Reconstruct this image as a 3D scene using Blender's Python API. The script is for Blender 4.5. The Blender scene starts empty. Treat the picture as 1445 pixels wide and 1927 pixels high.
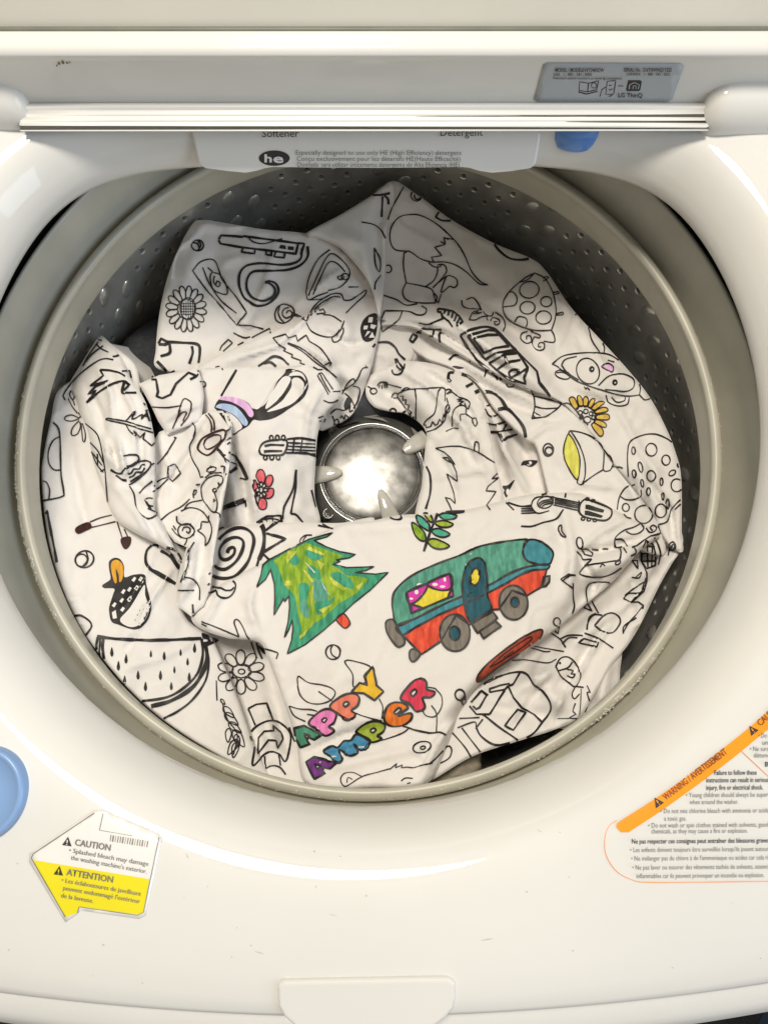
import bpy, bmesh, math, random
import numpy as np
from mathutils import Vector, Matrix, noise
from mathutils.bvhtree import BVHTree
from mathutils.geometry import delaunay_2d_cdt

random.seed(4)
S = bpy.context.scene
COL = S.collection

# ------------------------------------------------------------------ camera
IW, IH, FPX = 1445.0, 1927.0, 1250.0
def _rot(t, r, y):
    cx = np.array([[1,0,0],[0,math.cos(t),-math.sin(t)],[0,math.sin(t),math.cos(t)]])
    cz = np.array([[math.cos(r),-math.sin(r),0],[math.sin(r),math.cos(r),0],[0,0,1]])
    cy = np.array([[math.cos(y),0,math.sin(y)],[0,1,0],[-math.sin(y),0,math.cos(y)]])
    return cy @ cx @ cz
CR = _rot(.2135, -.0215, -.0068)
CP = np.array([.0062, -.1657, .4629])
cam = bpy.data.cameras.new('camera'); camo = bpy.data.objects.new('camera', cam); COL.objects.link(camo)
m4 = Matrix([list(CR[i]) + [CP[i]] for i in range(3)] + [[0,0,0,1]])
camo.matrix_world = m4
cam.sensor_fit = 'VERTICAL'; cam.sensor_height = 36; cam.sensor_width = 27
cam.lens = 36*FPX/IH
cam.clip_start = .01; cam.clip_end = 50
S.camera = camo

# ------------------------------------------------------------------ light
w = bpy.data.worlds.new('World'); S.world = w; w.use_nodes = True
bg = w.node_tree.nodes['Background']
bg.inputs[0].default_value = (1.0, .94, .85, 1); bg.inputs[1].default_value = .34
def area(name, loc, target, size, power, col, shape='DISK', size_y=None):
    l = bpy.data.lights.new(name, 'AREA'); l.shape = shape; l.size = size
    if size_y: l.size_y = size_y
    l.energy = power; l.color = col
    o = bpy.data.objects.new(name, l); COL.objects.link(o); o.location = loc
    o.rotation_euler = (Vector(target)-Vector(loc)).to_track_quat('-Z', 'Y').to_euler()
    return o
area('ceiling_lamp', (-.12, .25, 1.45), (0, 0, 0), .34, 19, (1, .92, .80))
area('window_light', (1.7, -.75, 1.0), (0, -.05, .05), .9, 17, (.68, .82, 1.0), 'RECTANGLE', 1.2)
S.view_settings.view_transform = 'Standard'; S.view_settings.look = 'None'
S.view_settings.exposure = 0; S.view_settings.gamma = 1

# ------------------------------------------------------------------ materials
def mat(name, base, rough=.5, metal=0, coat=0, var=0, vscale=40, bump=0, bscale=200, spec=.5, base2=None, detail=4, trans=0, rvar=0, crough=.09, streak=None):
    m = bpy.data.materials.new(name); m.use_nodes = True
    nt = m.node_tree; p = nt.nodes['Principled BSDF']
    p.inputs['Base Color'].default_value = (*base, 1)
    p.inputs['Roughness'].default_value = rough; p.inputs['Metallic'].default_value = metal
    p.inputs['Coat Weight'].default_value = coat; p.inputs['Coat Roughness'].default_value = crough
    p.inputs['Specular IOR Level'].default_value = spec
    if rvar:
        rn = nt.nodes.new('ShaderNodeTexNoise'); rn.inputs['Scale'].default_value = 38; rn.inputs['Detail'].default_value = 8; rn.inputs['Distortion'].default_value = 1.2
        tr = nt.nodes.new('ShaderNodeTexCoord'); nt.links.new(tr.outputs['Object'], rn.inputs['Vector'])
        mr = nt.nodes.new('ShaderNodeMapRange'); mr.inputs['From Min'].default_value = .35; mr.inputs['From Max'].default_value = .7
        mr.inputs['To Min'].default_value = max(.02, rough-rvar*.4); mr.inputs['To Max'].default_value = rough+rvar
        nt.links.new(rn.outputs['Fac'], mr.inputs['Value']); nt.links.new(mr.outputs['Result'], p.inputs['Roughness'])
    if trans: p.inputs['Transmission Weight'].default_value = trans
    tc = nt.nodes.new('ShaderNodeTexCoord')
    if var or base2:
        n = nt.nodes.new('ShaderNodeTexNoise'); n.inputs['Scale'].default_value = vscale; n.inputs['Detail'].default_value = detail
        if streak:
            mp = nt.nodes.new('ShaderNodeMapping'); mp.inputs['Scale'].default_value = (1, .16, 1); mp.inputs['Rotation'].default_value = (0, 0, streak)
            nt.links.new(tc.outputs['Object'], mp.inputs['Vector']); nt.links.new(mp.outputs['Vector'], n.inputs['Vector'])
        else: nt.links.new(tc.outputs['Object'], n.inputs['Vector'])
        r = nt.nodes.new('ShaderNodeValToRGB')
        b2 = base2 or tuple(c*(1-var) for c in base)
        r.color_ramp.elements[0].position = .35; r.color_ramp.elements[0].color = (*b2, 1)
        r.color_ramp.elements[1].position = .65; r.color_ramp.elements[1].color = (*base, 1)
        nt.links.new(n.outputs['Fac'], r.inputs['Fac']); nt.links.new(r.outputs['Color'], p.inputs['Base Color'])
    if bump:
        n = nt.nodes.new('ShaderNodeTexNoise'); n.inputs['Scale'].default_value = bscale; n.inputs['Detail'].default_value = 3
        nt.links.new(tc.outputs['Object'], n.inputs['Vector'])
        b = nt.nodes.new('ShaderNodeBump'); b.inputs['Strength'].default_value = bump; b.inputs['Distance'].default_value = .001
        nt.links.new(n.outputs['Fac'], b.inputs['Height']); nt.links.new(b.outputs['Normal'], p.inputs['Normal'])
    return m
M_WHITE = mat('white_enamel', (.715, .708, .675), .5, coat=.55, var=.04, vscale=9, spec=.2, crough=.035)
M_WHITEP = mat('white_plastic', (.82, .81, .775), .3, var=.03, vscale=14, bump=.04, bscale=900)
M_LID = mat('lid_window_plastic', (.76, .73, .64), .35, var=.06, vscale=12)
M_GREIGE = mat('greige_plastic', (.56, .54, .45), .36, var=.10, vscale=30, bump=.05, bscale=1200)
M_SCALE = mat('limescale', (.80, .775, .70), .9, bump=.6, bscale=1500)
M_STEEL = mat('drum_steel', (.84, .82, .75), .24, metal=.6, var=.35, vscale=30, bump=.7, bscale=42, detail=8)
M_DARK = mat('dark_cavity', (.012, .012, .011), .7, var=.3, vscale=20)
M_GAPSHADE = mat('black_gap_shade', (.01, .01, .01), .6, var=.2)  # near-black colour paints in the shade of the gap under the cover lip
M_BLUE = mat('blue_plastic', (.10, .25, .62), .2, coat=.4, var=.06, vscale=30)
M_PALEBLUE = mat('pale_blue_plastic', (.23, .38, .66), .32, var=.06, vscale=30)
M_CHROME = mat('worn_chrome', (.47, .465, .44), .36, metal=1, base2=(.22, .215, .205), vscale=90, detail=12)
M_SMOKE = mat('smoky_plastic', (.105, .104, .094), .16, coat=.8, base2=(.055, .055, .05), vscale=40)
M_FIN = mat('clear_grey_plastic', (.62, .60, .54), .15, coat=.6, var=.2, vscale=80)
M_GASK = mat('grey_green_gasket', (.16, .165, .13), .5, var=.2)
M_GREYFAB = mat('grey_knit', (.075, .08, .088), .95, var=.3, vscale=300, bump=.8, bscale=1600)
M_BEIGEFAB = mat('beige_knit', (.42, .37, .28), .95, var=.2, vscale=200, bump=.8, bscale=1200)
M_LABEL = mat('silver_label', (.40, .43, .46), .35, var=.04, vscale=60)
M_STICK = mat('clear_sticker_white', (.80, .79, .76), .22, coat=.4, var=.02)
M_YEL = mat('yellow_print', (.80, .70, .015), .25, coat=.3, var=.04)
M_ORANGE = mat('orange_print', (.90, .33, .012), .3, var=.04)
M_TXT = mat('dark_print', (.035, .03, .03), .5, var=.2)
M_GTXT = mat('grey_print', (.20, .19, .17), .5, var=.2)
M_RTXT = mat('brown_print', (.23, .03, .01), .5, var=.2)
M_OLINE = mat('orange_line_print', (.82, .30, .10), .5, var=.05)
M_GRIME = mat('brown_grime', (.30, .19, .07), .8, var=.4, vscale=300)
M_CARPET = mat('charcoal_carpet', (.030, .031, .036), .95, base2=(.012, .012, .015), vscale=260, bump=1, bscale=500)
M_BIN = mat('slate_blue_plastic', (.06, .095, .15), .35, var=.1)
M_TAN = mat('tan_wicker', (.42, .29, .17), .7, var=.35, vscale=60, bump=.5, bscale=200)

# ------------------------------------------------------------------ helpers
def link(name, me, m=None, parent=None, smooth=True, mats=None):
    o = bpy.data.objects.new(name, me); COL.objects.link(o)
    for x in (mats or ([m] if m else [])): me.materials.append(x)
    if parent: o.parent = parent
    if smooth:
        me.polygons.foreach_set('use_smooth', [True]*len(me.polygons))
    me.update()
    return o
def mesh(name, vs, fs, m=None, parent=None, smooth=True, mats=None, fm=None):
    me = bpy.data.meshes.new(name); me.from_pydata([tuple(map(float, v)) for v in vs], [], fs)
    if fm is not None: me.polygons.foreach_set('material_index', fm)
    return link(name, me, m, parent, smooth, mats)
def empty(name, loc=(0,0,0)):
    o = bpy.data.objects.new(name, None); COL.objects.link(o); o.location = loc; o.empty_display_size = .05
    return o
def tag(o, label=None, cat=None, kind=None, group=None):
    for k, v in (('label', label), ('category', cat), ('kind', kind), ('group', group)):
        if v: o[k] = v
def bevel(o, wd, seg=3, ang=35):
    b = o.modifiers.new('bevel', 'BEVEL'); b.width = wd; b.segments = seg; b.limit_method = 'ANGLE'; b.angle_limit = math.radians(ang)
    return o
def autosmooth(o, ang=40):
    o.data.shade_smooth() if hasattr(o.data, 'shade_smooth') else None
    me = o.data
    me.set_sharp_from_angle(angle=math.radians(ang))
def ray(x, y):
    return CR @ np.array([(x-IW/2)/FPX, -(y-IH/2)/FPX, -1.])
def atz(x, y, z):
    d = ray(x, y); return CP + d*(z-CP[2])/d[2]
def on_plane(x, y, p0, n):
    d = ray(x, y); n = np.asarray(n, float)
    return CP + d*(np.dot(np.asarray(p0)-CP, n)/np.dot(d, n))
def lathe(name, prof, m, parent, n=160, closed=False):
    vs, fs = [], []
    k = len(prof)
    for i in range(n):
        a = 2*math.pi*i/n
        for r, z in prof: vs.append((r*math.cos(a), r*math.sin(a), z))
    for i in range(n):
        j = (i+1) % n
        for q in range(k-1 if not closed else k):
            q2 = (q+1) % k
            fs.append((i*k+q, j*k+q, j*k+q2, i*k+q2))
    return mesh(name, vs, fs, m, parent)
def solid_px(name, outline, p0, n, depth, m, parent, bev=0, seg=3):
    """outline traced on a plane of the machine, extruded back along depth"""
    f = [on_plane(x, y, p0, n) for x, y in outline]; k = len(f)
    b = [p+np.asarray(depth) for p in f]
    fs = [tuple(range(k)), tuple(range(2*k-1, k-1, -1))] + [(i, k+i, k+(i+1) % k, (i+1) % k) for i in range(k)]
    o = mesh(name, f+b, fs, m, parent, smooth=False)
    bm = bmesh.new(); bm.from_mesh(o.data); bmesh.ops.recalc_face_normals(bm, faces=bm.faces); bm.to_mesh(o.data); bm.free()
    if bev: bevel(o, bev, seg)
    return o
def extrude_x(name, prof, x0, x1, m, parent, n=24, bulge=0):
    """open (y,z) profile run along x"""
    vs, fs = [], []; k = len(prof)
    for i in range(n+1):
        x = x0+(x1-x0)*i/n
        for y, z in prof: vs.append((x, y, z))
    for i in range(n):
        for q in range(k-1): fs.append((i*k+q, (i+1)*k+q, (i+1)*k+q+1, i*k+q+1))
    return mesh(name, vs, fs, m, parent)
def bvh_of(objs):
    vs, fs = [], []
    for o in objs:
        dg = bpy.context.evaluated_depsgraph_get(); me = o.evaluated_get(dg).to_mesh()
        b = len(vs); mw = o.matrix_world
        vs += [mw @ v.co for v in me.vertices]; fs += [tuple(b+i for i in p.vertices) for p in me.polygons]
        o.evaluated_get(dg).to_mesh_clear()
    return BVHTree.FromPolygons(vs, fs)
CPV = Vector(CP)
def hit(bvh, x, y, off):
    d = Vector(ray(x, y)); d.normalize()
    p, n, i, t = bvh.ray_cast(CPV, d)
    if p is None: return None
    if n.dot(d) > 0: n = -n
    return p + n*off*.6 - d*off*.7
def catmull(pts, closed, step=4.0):
    P = [np.array(p, float) for p in pts]; n = len(P); out = []
    segs = n if closed else n-1
    for i in range(segs):
        p1, p2 = P[i], P[(i+1) % n]
        p0 = P[i-1] if (closed or i > 0) else 2*p1-p2
        p3 = P[(i+2) % n] if (closed or i+2 < n) else 2*p2-p1
        k = max(1, int(math.ceil(np.linalg.norm(p2-p1)/step)))
        for j in range(k):
            t = j/k
            out.append(.5*((2*p1)+(-p0+p2)*t+(2*p0-5*p1+4*p2-p3)*t*t+(-p0+3*p1-3*p2+p3)*t**3))
    if not closed: out.append(P[-1])
    return out
def straight(pts, closed, step=4.0):
    P = [np.array(p, float) for p in pts]; n = len(P); out = []
    for i in range(n if closed else n-1):
        p1, p2 = P[i], P[(i+1) % n]; k = max(1, int(math.ceil(np.linalg.norm(p2-p1)/step)))
        out += [p1+(p2-p1)*j/k for j in range(k)]
    if not closed: out.append(P[-1])
    return out
def ell(cx, cy, rx, ry, rot=0, n=14):
    c, s = math.cos(math.radians(rot)), math.sin(math.radians(rot))
    return [(cx+rx*math.cos(a)*c-ry*math.sin(a)*s, cy+rx*math.cos(a)*s+ry*math.sin(a)*c) for a in [2*math.pi*i/n for i in range(n)]]
class Print:
    """ink lying on a surface: strokes as ribbons, fills as patches, all draped on the real surface"""
    def __init__(self, bvh, maxlen=.0105):
        self.b = bvh; self.vs = []; self.fs = []; self.fm = []; self.mats = []; self.maxlen = maxlen
    def mi(self, m):
        if m not in self.mats: self.mats.append(m)
        return self.mats.index(m)
    def face(self, idx, k):
        q = [self.vs[i] for i in idx]
        for a in range(len(q)):
            if (q[a]-q[(a+1) % len(q)]).length > self.maxlen: return
        self.fs.append(idx); self.fm.append(k)
    def stroke(self, pts, wd, m, closed=False, off=.00045, taper=False):
        k = self.mi(m); n = len(pts)
        if n < 2: return
        ids = []
        for i, p in enumerate(pts):
            a = pts[(i-1) % n] if (closed or i > 0) else p
            b = pts[(i+1) % n] if (closed or i < n-1) else p
            t = b-a; L = np.linalg.norm(t)
            if L < 1e-6: t = np.array([1., 0]); L = 1
            nn = np.array([-t[1], t[0]])/L
            ww = wd*.5*(1+.16*math.sin(i*.37+pts[0][0]))
            if taper and not closed: ww *= .35+.65*min(1, 3*min(i, n-1-i)/n+.05)
            l, r = hit(self.b, *(p+nn*ww), off), hit(self.b, *(p-nn*ww), off)
            if l is None or r is None: ids.append(None); continue
            self.vs += [l, r]; ids.append((len(self.vs)-2, len(self.vs)-1))
        for i in range(n if closed else n-1):
            a, b = ids[i], ids[(i+1) % n]
            if a and b: self.face((a[0], b[0], b[1], a[1]), k)
    def fill(self, pts, m, off=.0002, grid=7.0, holes=()):
        k = self.mi(m)
        V = [Vector((float(p[0]), float(p[1]))) for p in pts]; n = len(V)
        E = [(i, (i+1) % n) for i in range(n)]
        xs = [v.x for v in V]; ys = [v.y for v in V]
        P = np.array([(v.x, v.y) for v in V])
        def inside(x, y):
            c = False; j = n-1
            for i in range(n):
                if (P[i,1] > y) != (P[j,1] > y) and x < (P[j,0]-P[i,0])*(y-P[i,1])/(P[j,1]-P[i,1])+P[i,0]: c = not c
                j = i
            return c
        y = min(ys)+grid/2; r = 0
        while y < max(ys):
            x = min(xs)+grid*(.5 if r % 2 else .25)
            while x < max(xs):
                if inside(x, y) and np.min(np.hypot(P[:,0]-x, P[:,1]-y)) > grid*.4: V.append(Vector((x, y)))
                x += grid
            y += grid; r += 1
        vo, eo, fo, *_ = delaunay_2d_cdt(V, E, [], 1, 1e-4)
        b = len(self.vs); ok = []
        for v in vo:
            h = hit(self.b, v.x, v.y, off); ok.append(h is not None); self.vs.append(h or Vector())
        for f in fo:
            if all(ok[i] for i in f): self.face(tuple(b+i for i in f), k)
    def text(self, s, x, y, ang, h, m, width=None, off=.0010, bold=0, shear=0, align='LEFT'):
        """flat lettering set along a baseline (px), draped on the surface"""
        k = self.mi(m)
        cu = bpy.data.curves.new('t', 'FONT'); cu.body = s; cu.size = 1; cu.resolution_u = 2; cu.offset = bold; cu.shear = shear
        o = bpy.data.objects.new('t', cu); COL.objects.link(o)
        dg = bpy.context.evaluated_depsgraph_get(); me = bpy.data.meshes.new_from_object(o.evaluated_get(dg))
        co = [(v.co.x, v.co.y) for v in me.vertices]
        if co:
            x1 = max(c[0] for c in co); sc = h/.72; sx = sc if not width else width/x1
            ca, sa = math.cos(math.radians(ang)), math.sin(math.radians(ang))
            b = len(self.vs); ok = []
            for u, v in co:
                u, v = u*sx, v*sc
                hh = hit(self.b, x+u*ca+v*sa, y+u*sa-v*ca, off); ok.append(hh is not None); self.vs.append(hh or Vector())
            for f in me.polygons:
                if all(ok[i] for i in f.vertices): self.fs.append(tuple(b+i for i in f.vertices)); self.fm.append(k)
        bpy.data.objects.remove(o); bpy.data.curves.remove(cu); bpy.data.meshes.remove(me)
    def split(self, gap=.007):
        """marks that the folds pull apart become prints of their own"""
        n = len(self.vs); par = list(range(n))
        def rt(i):
            while par[i] != i: par[i] = par[par[i]]; i = par[i]
            return i
        for f in self.fs:
            r = rt(f[0])
            for q in f[1:]: par[rt(q)] = r
        comp = {}
        for k, f in enumerate(self.fs): comp.setdefault(rt(f[0]), []).append(k)
        cs = []
        for r, ks in comp.items():
            V = np.array([self.vs[i] for k in ks for i in self.fs[k]]); cs.append([V.min(0), V.max(0), ks])
        done = False
        while not done:
            done = True
            for i in range(len(cs)):
                for j in range(i):
                    a, b = cs[i], cs[j]
                    if np.linalg.norm(np.maximum(0, np.maximum(a[0]-b[1], b[0]-a[1]))) < gap:
                        cs[j] = [np.minimum(a[0], b[0]), np.maximum(a[1], b[1]), a[2]+b[2]]; del cs[i]; done = False; break
                if not done: break
        out = []
        for _, _, ks in cs:
            Q = Print(self.b, self.maxlen); Q.vs = self.vs; Q.mats = []
            for k in sorted(ks): Q.fs.append(self.fs[k]); Q.fm.append(Q.mi(self.mats[self.fm[k]]))
            out.append(Q)
        return out
    def build(self, name, parent):
        if not self.fs: return None
        used = sorted({i for f in self.fs for i in f}); mp = {u: i for i, u in enumerate(used)}
        return mesh(name, [self.vs[i] for i in used], [tuple(mp[i] for i in f) for f in self.fs], None, parent, smooth=True, mats=self.mats, fm=self.fm)
# ================================================================== setting
fl = mesh('floor', [(-4,-4,-.88),(4,-4,-.88),(4,4,-.88),(-4,4,-.88)], [(0,1,2,3)], M_CARPET, smooth=False)
tag(fl, kind='structure')

# ================================================================== washing machine
WM = empty('washing_machine', (0, 0, -.88))
tag(WM, 'white top-loading washing machine with open lid and grey ring around the drum', 'washing machine')
def adopt(o, parent=WM):
    """parent without moving"""
    o.parent = parent
    o.matrix_parent_inverse = parent.matrix_world.inverted() if parent is not WM else Matrix.Translation((0,0,.88))
    return o
def A_(o): return adopt(o)

# --- top cover: lip, rolled rim, dished panel, bowed front edge
NA = 288
LIPR, BACKY = .2464, .165
YAW = -.018
def lip_pt(a):
    a -= YAW
    dx, dy = math.cos(a), math.sin(a)
    r = LIPR
    if dy > 0:
        rb = BACKY/max(dy, 1e-3)
        k = 9.0
        r = (LIPR**-k*(1) + rb**-k)**(-1/k) if rb < LIPR*2.2 else LIPR
    return r
def front_y(x): return -.3335+.0125*(x/.19)**2
HX = .335
def outer_pt(a):
    a -= YAW
    dx, dy = math.cos(a), math.sin(a)
    # ray against rounded box with bowed front
    lo, hi = .2, .62
    def sd(r):
        x, y = r*dx, r*dy
        v = [abs(x)/HX, y/.34 if y > 0 else 0, (y/front_y(min(abs(x), .3))) if y < 0 else 0]
        k = 14
        return sum(q**k for q in v)**(1/k)-1
    for _ in range(40):
        mid = (lo+hi)/2
        if sd(mid) > 0: hi = mid
        else: lo = mid
    return lo
rows = []
for i in range(NA):
    a = 2*math.pi*i/NA
    L, O = lip_pt(a), outer_pt(a)
    back = max(0, math.sin(a))
    prof = []
    for dr, z in ((.004,.0655),(.0015,.0665),(.0002,.0700),(0,.0745),(.0008,.0790),(.0030,.0852),(.0065,.0918),(.0105,.0972),(.0148,.1013),(.0200,.1044),(.0260,.1066),(.0330,.1081),(.0400,.1089),(.0470,.1093)):
        prof.append((L+dr*(1 if O-L > .06 else max(.25,(O-L)/.06)), z))
    r0 = prof[-1][0]
    for t, z in ((.12,.1096),(.3,.1098),(.55,.1096),(.78,.1086),(.92,.1067),(.97,.1050)):
        prof.append((r0+(O-r0)*t, z))
    for dr, z in ((0,.1020),(.0022,.0975),(.0020,.0935),(-.002,.0915)): prof.append((O+dr, z))
    rows.append([(r*math.cos(a), r*math.sin(a), z) for r, z in prof])
k = len(rows[0]); vs = [p for r in rows for p in r]; fs = []
for i in range(NA):
    j = (i+1) % NA
    for q in range(k-1): fs.append((i*k+q, j*k+q, j*k+q+1, i*k+q+1))
cover = A_(mesh('top_cover', vs, fs, M_WHITE)); 
# --- cabinet rim below the seam and the body
rows = []
for i in range(NA):
    a = 2*math.pi*i/NA; O = outer_pt(a)
    ex = .025
    rows.append([((O+dr)*math.cos(a), (O+dr)*math.sin(a), z) for dr, z in ((-.012,.0890),(-.001,.0890),(.001,.0900),(.003,.0907),(ex*.6,.0890),(ex*.92,.0840),(ex+.001,.076),(ex+.0012,.05),(ex,-.3),(ex,-.86))])
k = len(rows[0]); vs = [p for r in rows for p in r]; fs = []
for i in range(NA):
    j = (i+1) % NA
    for q in range(k-1): fs.append((i*k+q, j*k+q, j*k+q+1, i*k+q+1))
cab = A_(mesh('cabinet', vs, fs, M_WHITE))

# --- grey tub cover, groove, balance ring
A_(lathe('tub_cover', [(.2612,-.0110),(.2620,-.0085),(.2632,-.0052),(.2648,.0025),(.2670,.0125),(.2692,.0222),(.2706,.0285),(.2716,.0300),(.2735,.0296),(.276,.026)], M_GREIGE, None, 240))
A_(lathe('splash_gap', [(.2755,.0265),(.30,.0262),(.30,.072),(.252,.0668)], M_GAPSHADE, None, 160))
A_(lathe('groove', [(.2596,-.0085),(.2604,-.0118),(.2614,-.0118)], M_GREIGE, None, 160))
ring = A_(lathe('balance_ring', [(.277,-.0362),(.2590,-.0368),(.2583,-.0360),(.2576,-.0335),(.2545,-.0150),(.2530,-.0090),(.2524,-.0072),(.2513,-.0045),(.2504,-.0020),(.2500,0),(.2504,.0016),(.2516,.0026),(.2535,.0029),(.2556,.0022),(.2573,.0006),(.2586,-.0022),(.2594,-.0065),(.2600,-.0100)], M_GREIGE, None, 260))
# limescale crusted along the crest
bm = bmesh.new()
def crust(a, r, z, s):
    mtx = Matrix.Translation((r*math.cos(a), r*math.sin(a), z)) @ Matrix.Rotation(random.uniform(0, 6.3), 4, 'Z') @ Matrix.Diagonal((s*random.uniform(.7,1.7), s*random.uniform(.6,1.2), s*.5, 1))
    bmesh.ops.create_icosphere(bm, subdivisions=1, radius=1, matrix=mtx)
cl = [(168,7,16,.0007),(178,5,40,.0009),(186,5,60,.001),(193,4,60,.001),(199,4,60,.0011),(206,5,46,.001),(214,4,18,.0007),(228,8,16,.0006),(243,7,26,.0007),(258,8,20,.0006),(272,6,16,.0006),(281,5,18,.0006),(292,6,30,.0008),(304,5,44,.0009),(311,3,60,.0011),(317,3,30,.0009),(328,6,16,.0006),(345,8,14,.0005),(2,6,26,.0006),(12,7,14,.0005),(48,10,10,.0004)]
for c, sp, n, s in cl:
    for _ in range(n):
        a = math.radians(random.gauss(c, sp)); rc = .2566+.0009*math.sin(a*37)
        k0 = random.choice((1,1,2,3))
        for _k in range(k0):
            a2 = a+random.gauss(0, .005)
            r = min(max(random.gauss(rc, .0008), .2540), .2586)
            z = .0026 if r < .2548 else (.0026-(r-.2548)*.75 if r < .2573 else .0006-(r-.2573)*2.4)
            crust(a2, r, z-.0002, s*random.uniform(.3, 1.05))
me = bpy.data.meshes.new('limescale'); bm.to_mesh(me); bm.free()
ls = link('limescale', me, M_SCALE); adopt(ls); ls['kind'] = 'stuff'

# --- perforated steel drum, real holes, embossed bumps
RB, Z0, PZ, NR, NC = .278, -.0365, .0125, 22, 144
vs, fs = [], []
def cyl(u, v, d=0): 
    a = u*2*math.pi/NC; return ((RB-d)*math.cos(a), (RB-d)*math.sin(a), Z0-v*PZ)
for c in range(NC):
    g = c % 12
    for r in range(NR):
        hole = g < 8 and (c+r) % 2 == 0 and r > 0
        b = len(vs)
        vs += [cyl(c, r), cyl(c+1, r), cyl(c+1, r+1), cyl(c, r+1)]
        if not hole: fs.append((b, b+1, b+2, b+3)); continue
        n = 8
        for rad, d in ((.30, .0004), (.215, -.0002), (.19, -.003)):
            vs += [cyl(c+.5+rad*math.cos(2*math.pi*(q+.5)/n+math.pi), r+.5+rad*.98*math.sin(2*math.pi*(q+.5)/n+math.pi), d) for q in range(n)]
        o0 = b+4
        # corners to octagon: corner 0 between octagon verts 0..1 etc.
        for q in range(4):
            c0, c1 = b+q, b+(q+1) % 4
            v0, v1 = o0+(2*q) % n, o0+(2*q+1) % n
            v2 = o0+(2*q+2) % n
            fs.append((c0, v1, v0)); fs.append((c0, c1, v2, v1)) 
        for L in range(2):
            for q in range(n): fs.append((o0+L*n+q, o0+L*n+(q+1) % n, o0+(L+1)*n+(q+1) % n, o0+(L+1)*n+q))
drum = mesh('drum', vs, fs, M_STEEL, None, smooth=False)
bm = bmesh.new(); bm.from_mesh(drum.data); bmesh.ops.remove_doubles(bm, verts=bm.verts, dist=1e-5)
bmesh.ops.recalc_face_normals(bm, faces=bm.faces); bm.to_mesh(drum.data); bm.free()
drum.data.polygons.foreach_set('use_smooth', [True]*len(drum.data.polygons)); drum.data.set_sharp_from_angle(angle=math.radians(30)); adopt(drum)
def bump_mesh():
    v, f = [], []; n = 16
    for L, (s, h) in enumerate(((1,-.0005),(.93,.0003),(.75,.0013),(.45,.0021),(0.001,.0024))):
        for q in range(n): v.append((s*.0105*math.cos(2*math.pi*q/n), s*.0062*math.sin(2*math.pi*q/n), h))
    for L in range(4):
        for q in range(n): f.append((L*n+q, L*n+(q+1) % n, (L+1)*n+(q+1) % n, (L+1)*n+q))
    me = bpy.data.meshes.new('drum_bump'); me.from_pydata(v, [], f); me.materials.append(M_STEEL)
    me.polygons.foreach_set('use_smooth', [True]*len(f)); return me
BM = bump_mesh()
for g in range(12):
    for r in range(5):
        a = 2*math.pi*(g*12+10+(.9 if r % 2 else -.9))/NC
        if math.sin(a) < -.55: continue
        z = Z0-PZ*(1.6+r*1.35)
        x = Vector((math.sin(a), -math.cos(a), 0)); n = Vector((-math.cos(a), -math.sin(a), 0)); zz = Vector((0,0,1))
        e = x*.55+zz*.83; e.normalize(); y = n.cross(e)
        o = bpy.data.objects.new('drum_bump', BM); COL.objects.link(o)
        o.parent = drum
        o.matrix_basis = Matrix(((e.x,y.x,n.x,RB*math.cos(a)),(e.y,y.y,n.y,RB*math.sin(a)),(e.z,y.z,n.z,z),(0,0,0,1)))
A_(lathe('outer_tub', [(.300,-.02),(.302,-.40),(.001,-.41)], M_DARK, None, 96))

# --- agitator cap in the middle of the drum
ag = A_(lathe('agitator', [(.034,-.1262),(.0385,-.1245),(.0400,-.1222),(.0425,-.1225),(.0445,-.1238),(.0468,-.1262),(.0492,-.1290),(.0518,-.1330),(.0535,-.1400),(.0545,-.155),(.060,-.21),(.085,-.27),(.2,-.30),(.272,-.30)], M_SMOKE, None, 128))
def sub(o, p): 
    o.parent = p; return o
def dome(name, prof, m, p, n=96): return sub(lathe(name, prof, m, None, n), p)
dome('chrome_disc', [(.0001,-.1176),(.008,-.1178),(.016,-.1185),(.024,-.1197),(.031,-.1211),(.0355,-.1222),(.0378,-.1234),(.0385,-.125)], M_CHROME, ag)
dome('disc_trim', [(.0382,-.1240),(.0386,-.1218),(.0391,-.1213),(.0396,-.1216),(.0398,-.123)], M_SMOKE, ag)
for ang, ln in ((181, .024), (291, .030), (33, .019)):
    a = math.radians(ang); v, f = [], []
    n = 8
    for i in range(n+1):
        t = i/n; r = .0535-ln*1.25*t; hw = .0062*(1-t)**.5+.0016; z = -.1258+.0098*math.sin(min(1, t*1.5)*math.pi/2)-.0005*t
        for s, dz in ((-1,-.012),(-1,0),(-.55,.0011),(.55,.0011),(1,0),(1,-.012)):
            v.append((r*math.cos(a)-s*hw*math.sin(a), r*math.sin(a)+s*hw*math.cos(a), z+dz))
    for i in range(n):
        for q in range(5): f.append((i*6+q, i*6+q+1, (i+1)*6+q+1, (i+1)*6+q))
    f.append((0,1,2,3,4,5))
    sub(mesh('fin', v, f, M_FIN, None), ag)
for ang in (222, 130, 345):
    a = math.radians(ang); c = Vector((.0468*math.cos(a), .0468*math.sin(a), -.1262))
    v, f = [], []
    for r, z in ((.0046,-.003),(.0046,.0012),(.0038,.0018),(.0030,.0012),(.0026,-.001),(.0013,-.001),(.0010,.0002),(.0001,.0004)):
        for q in range(16): v.append((c.x+r*math.cos(q*math.pi/8), c.y+r*math.sin(q*math.pi/8), c.z+z))
    for L in range(7):
        for q in range(16): f.append((L*16+q, L*16+(q+1) % 16, (L+1)*16+(q+1) % 16, (L+1)*16+q))
    sub(mesh('screw_boss', v, f, M_SMOKE, None), ag)
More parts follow.
